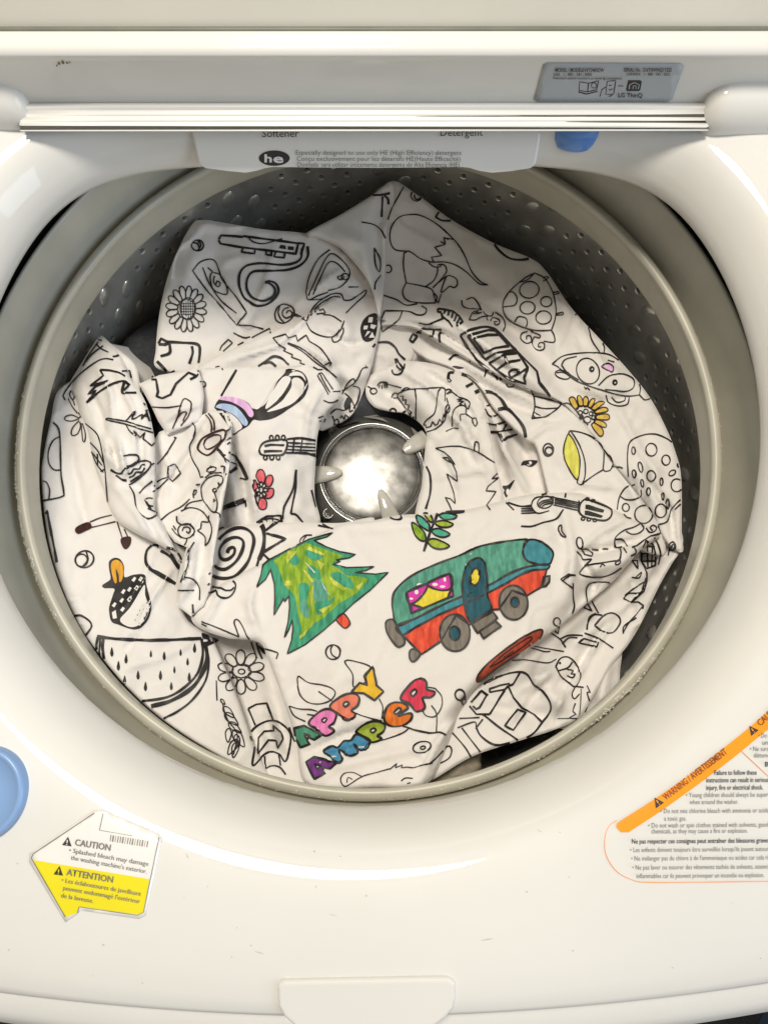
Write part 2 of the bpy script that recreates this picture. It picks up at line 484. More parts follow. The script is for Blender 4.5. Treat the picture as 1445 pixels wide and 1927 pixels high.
for k_, a0 in enumerate((70, 100, 240, 318, 20)):
    v, f = [], []
    for i in range(9):
        a = math.radians(a0+i*2.2); r0, r1 = .0428+.0002*i, .0520
        v += [(r0*math.cos(a), r0*math.sin(a), -.1195), (r1*math.cos(a+.25), r1*math.sin(a+.25), -.1328)]
    for i in range(8): f.append((2*i, 2*i+1, 2*i+3, 2*i+2))
    sub(mesh('moulded_rib', v, f, M_SMOKE if k_ % 2 else M_FIN, None), ag)

ag.matrix_basis = Matrix.Translation((0,-.0005,-.006)) @ Matrix.Translation((0,0,-.12)) @ Matrix.Diagonal((1.17,1.17,1.0,1)) @ Matrix.Translation((0,0,.12))
# --- dispenser drawer front
DP0 = np.array([0, .1520, .0775]); DN = np.array([0, -.017, .0165]); DN = DN/np.linalg.norm(DN)
disp = A_(solid_px('dispenser', [(357,236),(374,311),(386,319),(430,325),(462,328),(484,324),(500,319),(515,317),(600,318),(700,318.5),(790,318),(868,317),(884,319),(900,324),(925,328),(960,325),(998,319),(1009,311),(1021,236)], DP0, DN, (0,.03,-.004), M_WHITEP, None, .0018, 4))
# --- lid: ridged hinge bar, frame, window panel
def yz(py, z): p = atz(700, py, z); return (p[1], z)
b0, b1 = np.array(yz(246,.1118)), np.array(yz(206,.1165)); bn_ = np.array([-(b1-b0)[1], (b1-b0)[0]]); bn_ = bn_/np.linalg.norm(bn_)
barprof = [yz(247,.100), yz(247.3,.1095)]
for i in range(37):
    t = i/36; ph = (t*3.6) % 1
    g_ = -.0009*math.exp(-((ph-.5)/.15)**2) if t < .84 else 0
    barprof.append(tuple(b0+(b1-b0)*t+bn_*(g_+.0004*math.sin(math.pi*t))))
barprof += [yz(203,.1178), yz(198,.1184), yz(194,.1182), yz(192,.1172)]
xl, xr = atz(40, 215, .113)[0], atz(1330, 218, .113)[0]
lid = A_(extrude_x('lid', [yz(197,.1150), yz(193,.1172), yz(178,.1220), yz(140,.1365), yz(114,.1465), yz(111,.1480), yz(108,.1500), yz(102,.1522), yz(84,.1540), yz(66,.1548), yz(59,.1545), yz(57.5,.1530), yz(57.5,.1480)], -.34, .34, M_WHITE, None, 8))
bar = extrude_x('hinge_bar', barprof, xl, xr, M_WHITEP, None, 8)
bmx = bmesh.new(); bmx.from_mesh(bar.data); bmesh.ops.holes_fill(bmx, edges=[e for e in bmx.edges if e.is_boundary]); bmx.to_mesh(bar.data); bmx.free()
sub(bar, lid)
y0 = yz(55.5,.1535)[0]
wp = mesh('lid_window', [(-.33,y0,.147),(.33,y0,.147),(.33,y0+.15,.52),(-.33,y0+.15,.52),(-.33,y0+.015,.147),(.33,y0+.015,.147),(.33,y0+.165,.52),(-.33,y0+.165,.52)], [(0,1,2,3),(5,4,7,6),(3,2,6,7),(0,3,7,4),(1,5,6,2)], M_LID, None, smooth=False)
sub(wp, lid)
gs = extrude_x('window_gasket', [(y0-.0018,.1530),(y0-.0012,.1545),(y0-.0002,.1549),(y0+.0012,.1545)], -.33, .33, M_GASK, None, 4); sub(gs, lid)
def knuckle(cx_in, cx_out, py, tip):
    c = atz((30 if cx_in < 0 else 1400), py, .118); R = .0188; v, f = [], []
    s = 1 if cx_in > cx_out else -1
    st = [(cx_out, R), (cx_in-s*.014, R), (cx_in-s*.007, R*.98), (cx_in-s*.003, R*.93), (cx_in, R*.85), (cx_in+s*.0025, R*.72), (cx_in+s*.004, R*.5), (cx_in+s*.0045, R*.0)]
    n = 40
    for x, r in st:
        dz = -(R-r)*.45
        for q in range(n):
            a = 2*math.pi*q/n; v.append((x, c[1]+r*math.cos(a), c[2]-.006+dz+r*math.sin(a)))
    for L in range(len(st)-1):
        for q in range(n): f.append((L*n+q, L*n+(q+1) % n, (L+1)*n+(q+1) % n, (L+1)*n+q))
    return sub(mesh('hinge_knuckle', v, f, M_WHITE, None), lid)
knuckle(atz(40,190,.12)[0], -.33, 184, 0); knuckle(atz(1338,195,.12)[0], .33, 172, 0)
for o_ in [lid]+[c_ for c_ in COL.objects if c_.parent is lid]:
    for v_ in o_.data.vertices:
        x_, y_ = v_.co.x, v_.co.y-.15
        v_.co.x, v_.co.y = x_*math.cos(YAW)-y_*math.sin(YAW), .15+x_*math.sin(YAW)+y_*math.cos(YAW)
# blue knob under the bar
c = atz(1093, 214, .100); v, f = [], []
for L in range(9):
    t = L/8*math.pi*.56
    for q in range(32):
        a = 2*math.pi*q/32; v.append((c[0]+.0180*math.sin(t)*math.cos(a), c[1]+.0160*math.sin(t)*math.sin(a), c[2]-.012+.018*math.cos(t)))
for L in range(8):
    for q in range(32): f.append((L*32+q, L*32+(q+1) % 32, (L+1)*32+(q+1) % 32, (L+1)*32+q))
A_(mesh('blue_knob', v, f, M_BLUE, None))
# pale blue bleach cap on the left of the cover
c = atz(-38, 1494, .112); v, f = [], []
for r, z in ((.0226,-.004),(.0226,.003),(.0220,.0044),(.0208,.0050),(.0196,.0046),(.0189,.0036),(.011,.0040),(.0001,.0044)):
    for q in range(64): v.append((c[0]+r*math.cos(q*math.pi/32), c[1]+r*math.sin(q*math.pi/32), .1094+z))
for L in range(7):
    for q in range(64): f.append((L*64+q, L*64+(q+1) % 64, (L+1)*64+(q+1) % 64, (L+1)*64+q))
A_(mesh('bleach_cap', v, f, M_PALEBLUE, None))
# lid latch tab at the front edge
tab = A_(solid_px('front_tab', [(521,1858),(524,1850),(534,1846.5),(600,1845),(700,1843),(790,1841.5),(842,1841),(853,1845),(857,1852),(858,1880),(853,1900),(838,1918),(815,1935),(690,1942),(560,1938),(535,1916),(523,1895)], (0,-.33,.1105), (0,-.10,1), (0,.001,-.012), M_WHITE, None, .0028, 4))

# ------------------------------------------------------------------ lettering and labels
bpy.context.view_layer.update()
BC = bvh_of([cover]); BD = bvh_of([disp]); BL = bvh_of([lid])
# dispenser print
p = Print(BD, 1)
p.text('Softener', 493, 258, -.3, 15, M_TXT, 70); p.text('Detergent', 827, 256, -.3, 15, M_TXT, 81)
p.text('Especially designed to use only HE (High Efficiency) detergent', 556, 291, .1, 9, M_GTXT, 312)
p.text('Conçu exclusivement pour les détersifs HE(Haute Efficacité)', 558, 302.5, .1, 9, M_GTXT, 308)
p.text('Diseñada para utilizar únicamente detergente de Alta Eficiencia (HE)', 559, 313.5, .1, 9, M_GTXT, 305)
adopt(p.build('dispenser_lettering', None)); bpy.data.objects['dispenser_lettering'].parent = disp
bpy.data.objects['dispenser_lettering'].matrix_parent_inverse = Matrix()
p = Print(BD, 1)
p.fill(straight(ell(516.5, 297.5, 29, 14.5, 0, 40), True, 9), M_TXT, off=.0003)
p.text('h', 497, 305, 0, 15, M_STICK, 15, off=.0006, bold=.03); p.text('e', 514, 306, 0, 17, M_STICK, 20, off=.0006, bold=.03)
o = p.build('efficiency_emblem', None); o.parent = disp
# rating label on the lid frame
p = Print(BL, 1)
p.fill(straight([(1022,121),(1030,118),(1278,119),(1286,124),(1264,186),(1256,191),(1012,191),(1004,187)], True, 12), M_LABEL, off=.0003, grid=14)
rl = p.build('rating_label', None); rl.parent = lid; sd_ = rl.modifiers.new('edge', 'SOLIDIFY'); sd_.thickness = .0003; sd_.offset = 0
p = Print(BL, 1)
p.text('MODEL / MODÈLE:WT7405CW', 1044, 133.5, .3, 7, M_TXT, 92, bold=.02); p.text('SERIAL No.  216TNWNQ1Y225', 1173, 133, .3, 7, M_TXT, 90, bold=.02)
p.text('USA   1 - 800 - 243 - 0000', 1041, 141, .3, 5.5, M_TXT, 72, bold=.01); p.text('CANADA   1 - 888 - 542 - 2623', 1178, 140.5, .3, 5.5, M_TXT, 82, bold=.01)
p.text('Patented: patent numbers at www.lg.com/patent', 1040, 147.5, .3, 4.6, M_TXT, 130, bold=.01)
p.text('LG ThinQ', 1162, 182, .5, 8.5, M_TXT, 46, bold=.02)
st = lambda pts, wd=1.6, cl=True: p.stroke(straight(pts, cl, 5), wd, M_TXT, cl, .0006)
st([(1090,153),(1107,156),(1126,151),(1122,168),(1105,172),(1089,169)]); st([(1107,156),(1105,172)], 1.6, False); st([(1088,172),(1103,176),(1124,171)], 2.4, False)
p.stroke(straight(ell(1117,160,5,5,0,12), True, 4), 1.4, M_TXT, True, .0006)
st([(1142,152),(1158,151),(1154,176),(1139,177)]); st([(1128,181),(1132,168),(1139,163)], 1.8, False); st([(1145,181),(1152,178)], 1.8, False); st([(1145,160),(1150,160)], 1.4, False); st([(1144,167),(1148,169),(1152,166)], 1.3, False)
st([(1162,161),(1172,161)], 1.4, False)
p.fill(straight([(1181,150),(1204,150),(1207,153),(1204,169),(1201,171),(1179,171),(1177,168)], True, 6), M_TXT, off=.0005)
p.stroke(straight([(1183,166),(1184,158),(1193,154),(1202,158),(1200,166)], False, 4), 1.6, M_LABEL, False, .0009)
p.stroke(straight([(1190,166),(1191,160),(1196,160),(1196,166)], False, 4), 1.4, M_LABEL, False, .0009)
o = p.build('label_lettering', None); o.parent = lid

# caution sticker, lower left
def tri(pp, x, y, s, ang, m, m2):
    c, s_ = math.cos(math.radians(ang)), math.sin(math.radians(ang))
    T = lambda u, v: np.array([x+u*c-v*s_, y+u*s_+v*c])
    pp.fill(straight([T(0,0), T(s,0), T(s/2,-s*.95)], True, 6), m, off=.0006)
    pp.stroke(straight([T(s/2,-s*.62), T(s/2,-s*.28)], False, 3), s*.12, m2, False, .0009)
    pp.stroke(straight([T(s/2,-s*.17), T(s/2,-s*.09)], False, 3), s*.12, m2, False, .0009)
stk = [(179,1524),(196,1524),(300,1568),(306,1578),(275,1722),(262,1729),(152,1713),(146,1720),(124,1735),(56,1622),(57,1606)]
p = Print(BC, 1); p.fill(straight(stk, True, 12), M_STICK, off=.0002, grid=14)
cs = p.build('caution_sticker', None); adopt(cs); sd_ = cs.modifiers.new('edge', 'SOLIDIFY'); sd_.thickness = .0004; sd_.offset = 0
p = Print(BC, 1)
p.fill(straight([(63,1618),(282,1654),(272,1715),(262,1721),(150,1706),(147,1717),(124,1726)], True, 10), M_YEL, off=.0004, grid=12)
o = p.build('yellow_panel', None); o.parent = cs
p = Print(BC, 1)
p.stroke(straight([(178,1530),(64,1606),(60,1614),(124,1725)], False, 6), 1.6, M_GTXT, False, .0007)
p.stroke(straight([(147,1717),(150,1706),(260,1722),(271,1716),(300,1575)], False, 6), 1.3, M_GTXT, False, .0007)
p.stroke(straight([(195,1530),(188,1562),(250,1573)], False, 6), 1.0, M_GTXT, False, .0007)
for q in range(16): 
    x = 210+q*4.6; p.stroke(straight([(x, 1571+q*.75), (x-2, 1583+q*.75)], False, 6), (1.2, 2.0, .8, 1.6)[q % 4], M_GTXT, False, .0007)
tri(p, 118, 1590, 18, 8, M_TXT, M_STICK); p.text('CAUTION', 141, 1590, 9, 12.5, M_GTXT, 68, bold=.015)
p.text('• Splashed bleach may damage', 130, 1603, 10, 9, M_GTXT, 152); p.text("the washing machine's exterior.", 134, 1617, 10.5, 9, M_GTXT, 145)
tri(p, 102, 1645, 18, 8, M_TXT, M_YEL); p.text('ATTENTION', 126, 1646, 9.5, 12.5, M_GTXT, 88, bold=.015)
p.text('• Les éclaboussures de javellisant', 116, 1659, 10, 9, M_GTXT, 152); p.text("peuvent endommagé l'extérieur", 119, 1674, 10, 9, M_GTXT, 147); p.text('de la laveuse.', 115, 1688, 10, 9, M_GTXT, 62)
o = p.build('sticker_lettering', None); o.parent = cs
# warning print, lower right
p = Print(BC, 1)
up = catmull([(1172,1541),(1230,1504),(1300,1455),(1370,1400),(1410,1368),(1462,1322)], False, 10)
dn = catmull([(1470,1352),(1420,1392),(1380,1425),(1310,1478),(1240,1528),(1182,1566)], False, 10)
p.fill(up+dn+[np.array((1168,1566.)), np.array((1159,1557.)), np.array((1160,1549.))], M_ORANGE, off=.0004, grid=14)
wb = p.build('warning_band', None); adopt(wb)
p = Print(BC, 1)
p.stroke(catmull([(1160,1543),(1144,1556),(1137,1580),(1140,1610),(1160,1640),(1190,1656),(1215,1660),(1300,1660),(1460,1658)], False, 8), 1.5, M_OLINE, False)
p.stroke(straight([(1388,1408),(1450,1466)], False, 8), 1.2, M_OLINE, False)
tri(p, 1233, 1521, 19, -35, M_TXT, M_ORANGE); p.text('WARNING / AVERTISSEMENT', 1252, 1506, -37.5, 13, M_RTXT, 146, bold=.01)
tri(p, 1412, 1385, 18, -38, M_TXT, M_ORANGE); p.text('CAUTION', 1429, 1367, -42, 13, M_RTXT, 60, bold=.01)
for s, x, y, wd, b in (('Failure to follow these',1342,1458,80,.012),('instructions can result in serious',1327,1472,117,.012),('injury, fire or electrical shock.',1327,1486,107,.012),
    ('• Young children should always be supervised',1289,1500,172,0),('when around the washer.',1296,1513,92,0),('• Do not mix chlorine bleach with ammonia or acids, as this',1241,1530,232,0),('a toxic gas.',1248,1544,42,0),
    ('• Do not wash or spin clothes stained with solvents, gasoline or',1218,1557,250,0),('chemicals, as they may cause a fire or explosion.',1224,1568,181,0),
    ('Ne pas respecter ces consignes peut entraîner des blessures graves, un',1187,1587,272,.012),('• Les enfants doivent toujours être surveillés lorsqu\'ils jouent autour de',1184,1603,272,0),
    ("• Ne mélanger pas du chlore à de l'ammoniaque ou acides car cela risque",1186,1619,275,0),('• Ne pas laver ou essorer des vêtements tachés de solvants, essence ou',1188,1636,272,0),('inflammables car ils peuvent provoquer un incendie ou explosion.',1196,1652,240,0),
    ('• Do not',1425,1388,30,0),('under',1432,1401,28,0),('• Ne surcharger',1409,1413,60,0),('détendu',1416,1425,36,0),('BU',1437,1442,16,.012)):
    p.text(s, x, y, -.5, 9.2, M_TXT if b else M_GTXT, wd, bold=b)
o = p.build('warning_lettering', None); o.parent = wb
# brown grime in the tab seam and a spot on the lid
p = Print(BC, 1)
for x0, x1 in ((575,625),(640,672),(705,735),(748,822)):
    p.stroke(straight([(x, 1842.5-(x-520)*.014) for x in np.linspace(x0, x1, 5)], False, 8), 2.4, M_GRIME, False, .0004, True)
o = p.build('grime', None)
if o: adopt(o)
p = Print(BL, 1)
for x, y, r in ((112,119,2.2),(119,117,2.6),(127,118,1.8),(108,123,1.4),(132,117,1.2)): p.fill(straight(ell(x,y,r*1.5,r,random.uniform(0,90),9), True, 5), M_GRIME, off=.0003)
o = p.build('grime_spot', None); o.parent = lid

# dust, dried drips and scuffs on the cover
p = Print(BC, 1); M_DUST = mat('dust_specks', (.52, .49, .43), .9, var=.3, vscale=400)
for _ in range(34):
    x, y = random.uniform(10, 1435), random.choice((random.uniform(1530, 1860), random.uniform(1530, 1860), random.uniform(330, 520)))
    if 40 < x < 320 and 1500 < y < 1750 or x > 1120 and y < 1680 or 200 < x < 1250 and y < 900: continue
    r = random.uniform(.7, 1.6); p.fill(ell(x, y, r*random.uniform(.8, 2), r, random.uniform(0, 180), 6), M_DUST, off=.0002)
for x, y, dx, dy in ((351,1606,4,9),(620,1720,14,3),(905,1770,24,-4),(1010,1560,9,6),(480,1790,18,5)):
    p.stroke(straight([(x,y),(x+dx*.5,y+dy*.6),(x+dx,y+dy)], False, 4), 1.2, M_DUST, False, .0002, True)
o = p.build('dust_and_scuffs', None); adopt(o); o['kind'] = 'stuff'

# ------------------------------------------------------------------ things on the floor
bn = empty('storage_bin', (.88,-.80,-.88)); tag(bn, 'slate blue plastic bin standing on the carpet beside the washer', 'bin')
def ob(name, x0,x1,y0_,y1_,z0,z1,m,par,bv=.004):
    v = [(x,y,z) for z in (z0,z1) for y in (y0_,y1_) for x in (x0,x1)]
    o = mesh(name, v, [(0,2,3,1),(4,5,7,6),(0,1,5,4),(2,6,7,3),(0,4,6,2),(1,3,7,5)], m, par, smooth=False); bevel(o, bv); return o
ob('bottom', -.17,.17,-.22,.22,.002,.012,M_BIN,bn); 
for nm, q in (('side',(-.18,-.165,-.23,.23)),('side',(.165,.18,-.23,.23)),('side',(-.1649,.1649,-.23,-.215)),('side',(-.1649,.1649,.215,.23))): ob(nm, *q, .0, .26, M_BIN, bn)
for nm, q in (('rim',(-.20,-.16,-.25,.25)),('rim',(.16,.20,-.25,.25)),('rim',(-.1599,.1599,-.25,-.21)),('rim',(-.1599,.1599,.21,.25))): ob(nm, *q, .261, .275, M_BIN, bn, .006)
bn.rotation_euler.z = math.radians(-32)

fr = atz(448, 1911, -.55); bk = empty('wicker_basket', (fr[0], fr[1]-.165, -.88)); tag(bk, 'round tan wicker basket on the floor in front of the washer', 'basket')
def blathe(name, prof, m, n=64):
    return lathe(name, prof, m, bk, n)
blathe('basket_wall', [(.001,.004),(.13,.004),(.135,.02),(.150,.30),(.153,.302),(.142,.295),(.126,.02),(.001,.012)], M_TAN)
blathe('basket_rim', [(.165+.011*math.cos(t), .322+.011*math.sin(t)) for t in [2*math.pi*i/12 for i in range(13)]], M_TAN)
blathe('basket_rim', [(.155+.009*math.cos(t), .308+.009*math.sin(t)) for t in [2*math.pi*i/12 for i in range(13)]], M_TAN)
# ================================================================== tablecloth
def cloth_mat():
    m = mat('printed_cotton', (.83, .80, .765), .8, spec=.25)
    nt = m.node_tree; p = nt.nodes['Principled BSDF']
    tc = nt.nodes.new('ShaderNodeTexCoord')
    n1 = nt.nodes.new('ShaderNodeTexNoise'); n1.noise_type = 'RIDGED_MULTIFRACTAL'; n1.inputs['Scale'].default_value = 30; n1.inputs['Detail'].default_value = 4; n1.inputs['Distortion'].default_value = .9
    n2 = nt.nodes.new('ShaderNodeTexNoise'); n2.inputs['Scale'].default_value = 1600; n2.inputs['Detail'].default_value = 2
    mx = nt.nodes.new('ShaderNodeMath'); mx.operation = 'MULTIPLY_ADD'; mx.inputs[1].default_value = .22
    nt.links.new(tc.outputs['Object'], n1.inputs['Vector']); nt.links.new(tc.outputs['Object'], n2.inputs['Vector'])
    nt.links.new(n2.outputs['Fac'], mx.inputs[0]); nt.links.new(n1.outputs['Fac'], mx.inputs[2])
    b = nt.nodes.new('ShaderNodeBump'); b.inputs['Strength'].default_value = .75; b.inputs['Distance'].default_value = .0016
    nt.links.new(mx.outputs[0], b.inputs['Height']); nt.links.new(b.outputs['Normal'], p.inputs['Normal'])
    p.inputs['Sheen Weight'].default_value = .1
    return m
M_CLOTH = cloth_mat()
RMAX = .2745
def place(x, y, z):
    p = atz(x, y, z)
    if p[0]**2+p[1]**2 > RMAX**2:
        lo, hi = z, -.02
        for _ in range(22):
            mid = (lo+hi)/2; q = atz(x, y, mid)
            if q[0]**2+q[1]**2 > RMAX**2: lo = mid
            else: hi = mid
        p = atz(x, y, hi)
    return p
def tps(ctrl):
    P = np.array([(c[0], c[1]) for c in ctrl], float)/300; h = np.array([c[2] for c in ctrl], float)/1000; n = len(P)
    def U(r2): return .5*r2*np.log(r2+1e-9)
    d2 = ((P[:,None]-P[None])**2).sum(-1); K = U(d2)+np.eye(n)*.004
    A = np.zeros((n+3, n+3)); A[:n,:n] = K; A[:n,n] = 1; A[:n,n+1:] = P; A[n,:n] = 1; A[n+1:,:n] = P.T
    sol = np.linalg.solve(A, np.concatenate([h, np.zeros(3)]))
    def f(X):
        X = np.asarray(X, float)/300; d2 = ((X[:,None]-P[None])**2).sum(-1)
        return U(d2) @ sol[:n]+sol[n]+X @ sol[n+1:]
    return f
def seg_dist(X, poly, closed):
    X = np.asarray(X, float); A = np.asarray(poly, float); B = np.roll(A, -1, 0)
    if not closed: A, B = A[:-1], B[:-1]
    d = B-A; L = (d**2).sum(1)+1e-9
    t = np.clip(((X[:,None]-A[None])*d[None]).sum(-1)/L, 0, 1)
    q = A[None]+t[...,None]*d[None]; dd = np.sqrt(((X[:,None]-q)**2).sum(-1)); i = dd.argmin(1)
    r = np.arange(len(X)); cr = d[i,0]*(X[:,1]-A[i,1])-d[i,1]*(X[:,0]-A[i,0])
    return dd[r, i], np.sign(cr)
CV, CF = [], []
GRID = 6.5
def patch(name, poly, ctrl, roll=9, drop=4.2, creases=(), nz=1.0, seed=0, sharp=False):
    bd = straight(poly, True, GRID) if sharp else catmull(poly, True, GRID)
    V = [Vector((float(p[0]), float(p[1]))) for p in bd]; nb = len(V); P = np.array([(v.x, v.y) for v in V])
    x0, y0_ = P.min(0); x1, y1 = P.max(0)
    gx, gy = np.meshgrid(np.arange(x0, x1, GRID), np.arange(y0_, y1, GRID*.9))
    gx = gx+np.where((np.arange(gx.shape[0]) % 2)[:,None] == 0, 0, GRID/2)
    G = np.stack([gx.ravel(), gy.ravel()], 1)
    ins = np.zeros(len(G), bool); j = nb-1
    for i in range(nb):
        c = ((P[i,1] > G[:,1]) != (P[j,1] > G[:,1])) & (G[:,0] < (P[j,0]-P[i,0])*(G[:,1]-P[i,1])/(P[j,1]-P[i,1]+1e-12)+P[i,0])
        ins ^= c; j = i
    G = G[ins]; dist, _ = seg_dist(G, P, True)
    G = G[dist > 12]
    tn = np.roll(P, -1, 0)-np.roll(P, 1, 0); tn = np.stack([-tn[:,1], tn[:,0]], 1)/(np.linalg.norm(tn, axis=1)[:,None]+1e-9)
    ar = np.sum(P[:,0]*np.roll(P[:,1], -1)-np.roll(P[:,0], -1)*P[:,1]); sg0 = 1 if ar > 0 else -1
    for dd_ in (1.3, 3.2, 6.0, 9.5):
        Q = P+tn*sg0*dd_; dq, _ = seg_dist(Q, P, True)
        Q = Q[dq > dd_*.93]; G = np.concatenate([G, Q])
    vo, eo, fo, *_ = delaunay_2d_cdt(V+[Vector((float(a), float(b))) for a, b in G], [(i, (i+1) % nb) for i in range(nb)], [], 1, 1e-4)
    X = np.array([(v.x, v.y) for v in vo])
    z = tps(ctrl)(X)
    for pts, amp, wd, kind in creases:
        amp *= 1.75
        d, sg = seg_dist(X, pts, False)
        # fade towards the ends of the crease
        e0 = np.hypot(X[:,0]-pts[0][0], X[:,1]-pts[0][1]); e1 = np.hypot(X[:,0]-pts[-1][0], X[:,1]-pts[-1][1])
        L = sum(math.hypot(pts[i+1][0]-pts[i][0], pts[i+1][1]-pts[i][1]) for i in range(len(pts)-1))
        fade = np.clip(np.minimum(e0, e1)/(L*.28)+.12, 0, 1)
        if kind == 'g': z += amp/1000*fade*np.exp(-(d/wd)**2)
        elif kind == 'v': z += amp/1000*fade*np.clip(1-d/(wd*.85), 0, 1)**1.3
        elif kind == 's': z += amp/1000*fade*np.exp(-np.abs(d)/wd)*np.where(sg > 0, 1, 0)*(1-np.exp(-d/4))
    dist, _ = seg_dist(X, P, True)
    nn = np.array([noise.fractal(Vector((a[0]/75, a[1]/75, seed*3.7)), .8, 2.1, 4)*2.5+abs(noise.noise(Vector((a[0]/46+7, a[1]/60, seed*5.1))))*1.6+4.4*max(0, 1-abs(noise.noise(Vector((a[0]/62+noise.noise(Vector((a[0]/90, a[1]/90, seed)))*1.3, a[1]/85+3, seed*2.3))))*5)**2*max(0, .35+noise.noise(Vector((a[0]/120, a[1]/120, seed*9.1)))) for a in X])/1000*nz
    z += nn
    t = np.clip(1-dist/roll, 0, 1); z -= drop/1000*(1-np.sqrt(np.maximum(0, 1-t*t)))
    W3 = [place(a[0], a[1], zz) for a, zz in zip(X, z)]
    b = len(CV); CV.extend(W3)
    for f in fo: CF.append(tuple(b+i for i in f))
    # turn the border under: a real rolled fold, not a paper edge
    c0 = np.mean(P, 0); ring0 = []
    key = {(round(float(x), 2), round(float(y), 2)): i for i, (x, y) in enumerate(X)}
    for v in V: ring0.append(key.get((round(v.x, 2), round(v.y, 2))))
    nrm = []
    for i in range(nb):
        t_ = P[(i+1) % nb]-P[i-1]; q = np.array([-t_[1], t_[0]]); q /= np.linalg.norm(q)+1e-9
        nrm.append(q)
    area2 = sum(P[i,0]*P[(i+1) % nb,1]-P[(i+1) % nb,0]*P[i,1] for i in range(nb))
    sgn = 1 if area2 > 0 else -1
    prev = ring0
    for inn, dn in ((3, .006), (12, .013), (26, .024), (40, .040)):
        cur = []
        for i in range(nb):
            if ring0[i] is None: cur.append(None); continue
            q = P[i]+nrm[i]*sgn*inn; p0 = W3[ring0[i]]
            r = atz(q[0], q[1], p0[2])
            r = np.array([r[0], r[1], p0[2]-dn])
            R = math.hypot(r[0], r[1])
            if R > RMAX: r[0] *= RMAX/R; r[1] *= RMAX/R
            CV.append(r); cur.append(len(CV)-1)
        for i in range(nb):
            j = (i+1) % nb
            a, b_, c, d = (prev[i], prev[j], cur[j], cur[i])
            if None in (a, b_, c, d): continue
            off = b if prev is ring0 else 0
            CF.append((a+off, b_+off, c, d))
        prev = cur
    return name

TC = empty('tablecloth', (0, 0, -.2))
tag(TC, 'crumpled off-white colouring tablecloth printed with camping doodles, bunched inside the drum', 'tablecloth')

patch('lower_right_under', [(1075,1225),(1120,1215),(1166,1215),(1166,1260),(1158,1300),(1110,1345),(1060,1372),(1030,1340)], [(1080,1230,-86),(1166,1220,-84),(1110,1345,-80),(1040,1340,-84)], creases=[(((1150,1225),(1125,1340)),5,14,'g'),(((1120,1225),(1090,1350)),-5,12,'g')], seed=1)
patch('lower_right', [(1150,1000),(1240,1000),(1279,1000),(1283,1030),(1264,1060),(1238,1106),(1206,1172),(1180,1215),(1150,1252),(1117,1308),(1088,1350),(1040,1374),(960,1399),(885,1425),(800,1474),(762,1470),(850,1300),(1000,1180),(1100,1080)],
  [(1281,985,-82),(1262,1062,-76),(1205,1175,-70),(1150,1250,-68),(1085,1352,-66),(960,1400,-62),(800,1475,-55),(1100,1150,-90),(1000,1230,-82),(900,1330,-74),(1150,1000,-100),(1210,1045,-98)],
  creases=[(((1255,1040),(1190,1110),(1110,1170),(1030,1250)),9,24,'g'),(((1150,1110),(1060,1190),(930,1280)),-9,26,'g'),(((1075,1255),(1020,1275),(960,1300)),5,14,'g'),(((1010,1240),(1030,1300),(1075,1345)),5,16,'g'),(((1225,1020),(1215,1075),(1190,1100)),-12,18,'g'),(((900,1330),(985,1340),(1060,1360)),-3,14,'g'),(((1120,1110),(1010,1200),(890,1310)),5,9,'v'),(((1240,1075),(1150,1170),(1090,1260)),5,10,'v'),(((1200,1120),(1120,1200),(1060,1300)),-5,10,'v'),(((1060,1250),(1000,1320),(950,1390)),-4,12,'v'),(((1110,1240),(1060,1310),(1030,1370)),4,9,'v'),(((1170,1060),(1120,1110),(1040,1180)),6,11,'v')], seed=2)
patch('left_front', [(112,733),(96,790),(82,860),(79,900),(86,985),(102,1062),(132,1142),(172,1212),(250,1305),(330,1372),(430,1432),(505,1464),(478,1400),(452,1325),(425,1258),(396,1198),(345,1150),(330,1000),(250,900),(205,780),(165,715)],
  [(80,900,-45),(130,1140,-40),(250,1305,-40),(430,1430,-45),(395,1195,-74),(425,1260,-66),(478,1400,-60),(300,1100,-60),(200,1000,-62),(200,780,-78),(110,735,-62),(260,1200,-48),(340,1300,-50),(150,900,-62)],
  creases=[(((330,1060),(290,1120),(255,1190)),4,11,'v'),(((262,1190),(232,1235)),-3,10,'g'),(((110,760),(125,900),(140,1010)),-5,34,'g'),(((200,1330),(260,1200),(340,1230)),3,40,'g'),(((300,1010),(270,1090),(230,1150)),2.5,12,'v'),(((380,1200),(300,1240),(220,1260)),1.6,13,'v'),(((130,820),(150,930),(170,1020)),-3,16,'v')], seed=3, nz=.7)
patch('front_recess', [(345,1148),(500,1198),(548,1340),(596,1480),(520,1476),(440,1442),(400,1340),(362,1222)],
  [(420,1250,-100),(450,1350,-84),(520,1450,-62),(500,1210,-100),(400,1180,-104),(560,1440,-60),(470,1430,-66)], creases=[(((500,1230),(520,1330),(545,1440)),-6,18,'g'),(((500,1340),(520,1420)),6,16,'g')], seed=4, nz=.7)
patch('upper_left', [(360,424),(384,414),(420,419),(500,432),(575,439),(622,454),(672,500),(702,548),(690,605),(560,685),(400,705),(300,695),(294,655),(303,575),(323,500)],
  [(385,415,-68),(300,640,-88),(300,690,-84),(420,520,-78),(575,440,-80),(560,560,-90),(690,600,-104),(400,700,-102),(670,500,-92),(480,640,-100),(350,470,-72),(500,470,-74)],
  creases=[(((640,470),(600,540),(540,600)),4,22,'g'),(((590,545),(640,525),(668,540)),4,12,'g'),(((640,560),(660,600),(650,640)),4,13,'g'),(((380,440),(345,540),(330,640)),3,20,'g'),(((455,640),(500,600),(560,575)),-6,18,'g'),(((330,520),(400,560),(470,640)),-3,14,'v'),(((520,450),(500,540),(455,630)),2.5,13,'v'),(((600,560),(650,585),(690,560)),-5,10,'v'),(((575,560),(620,520),(660,500)),3,9,'v')], seed=5)
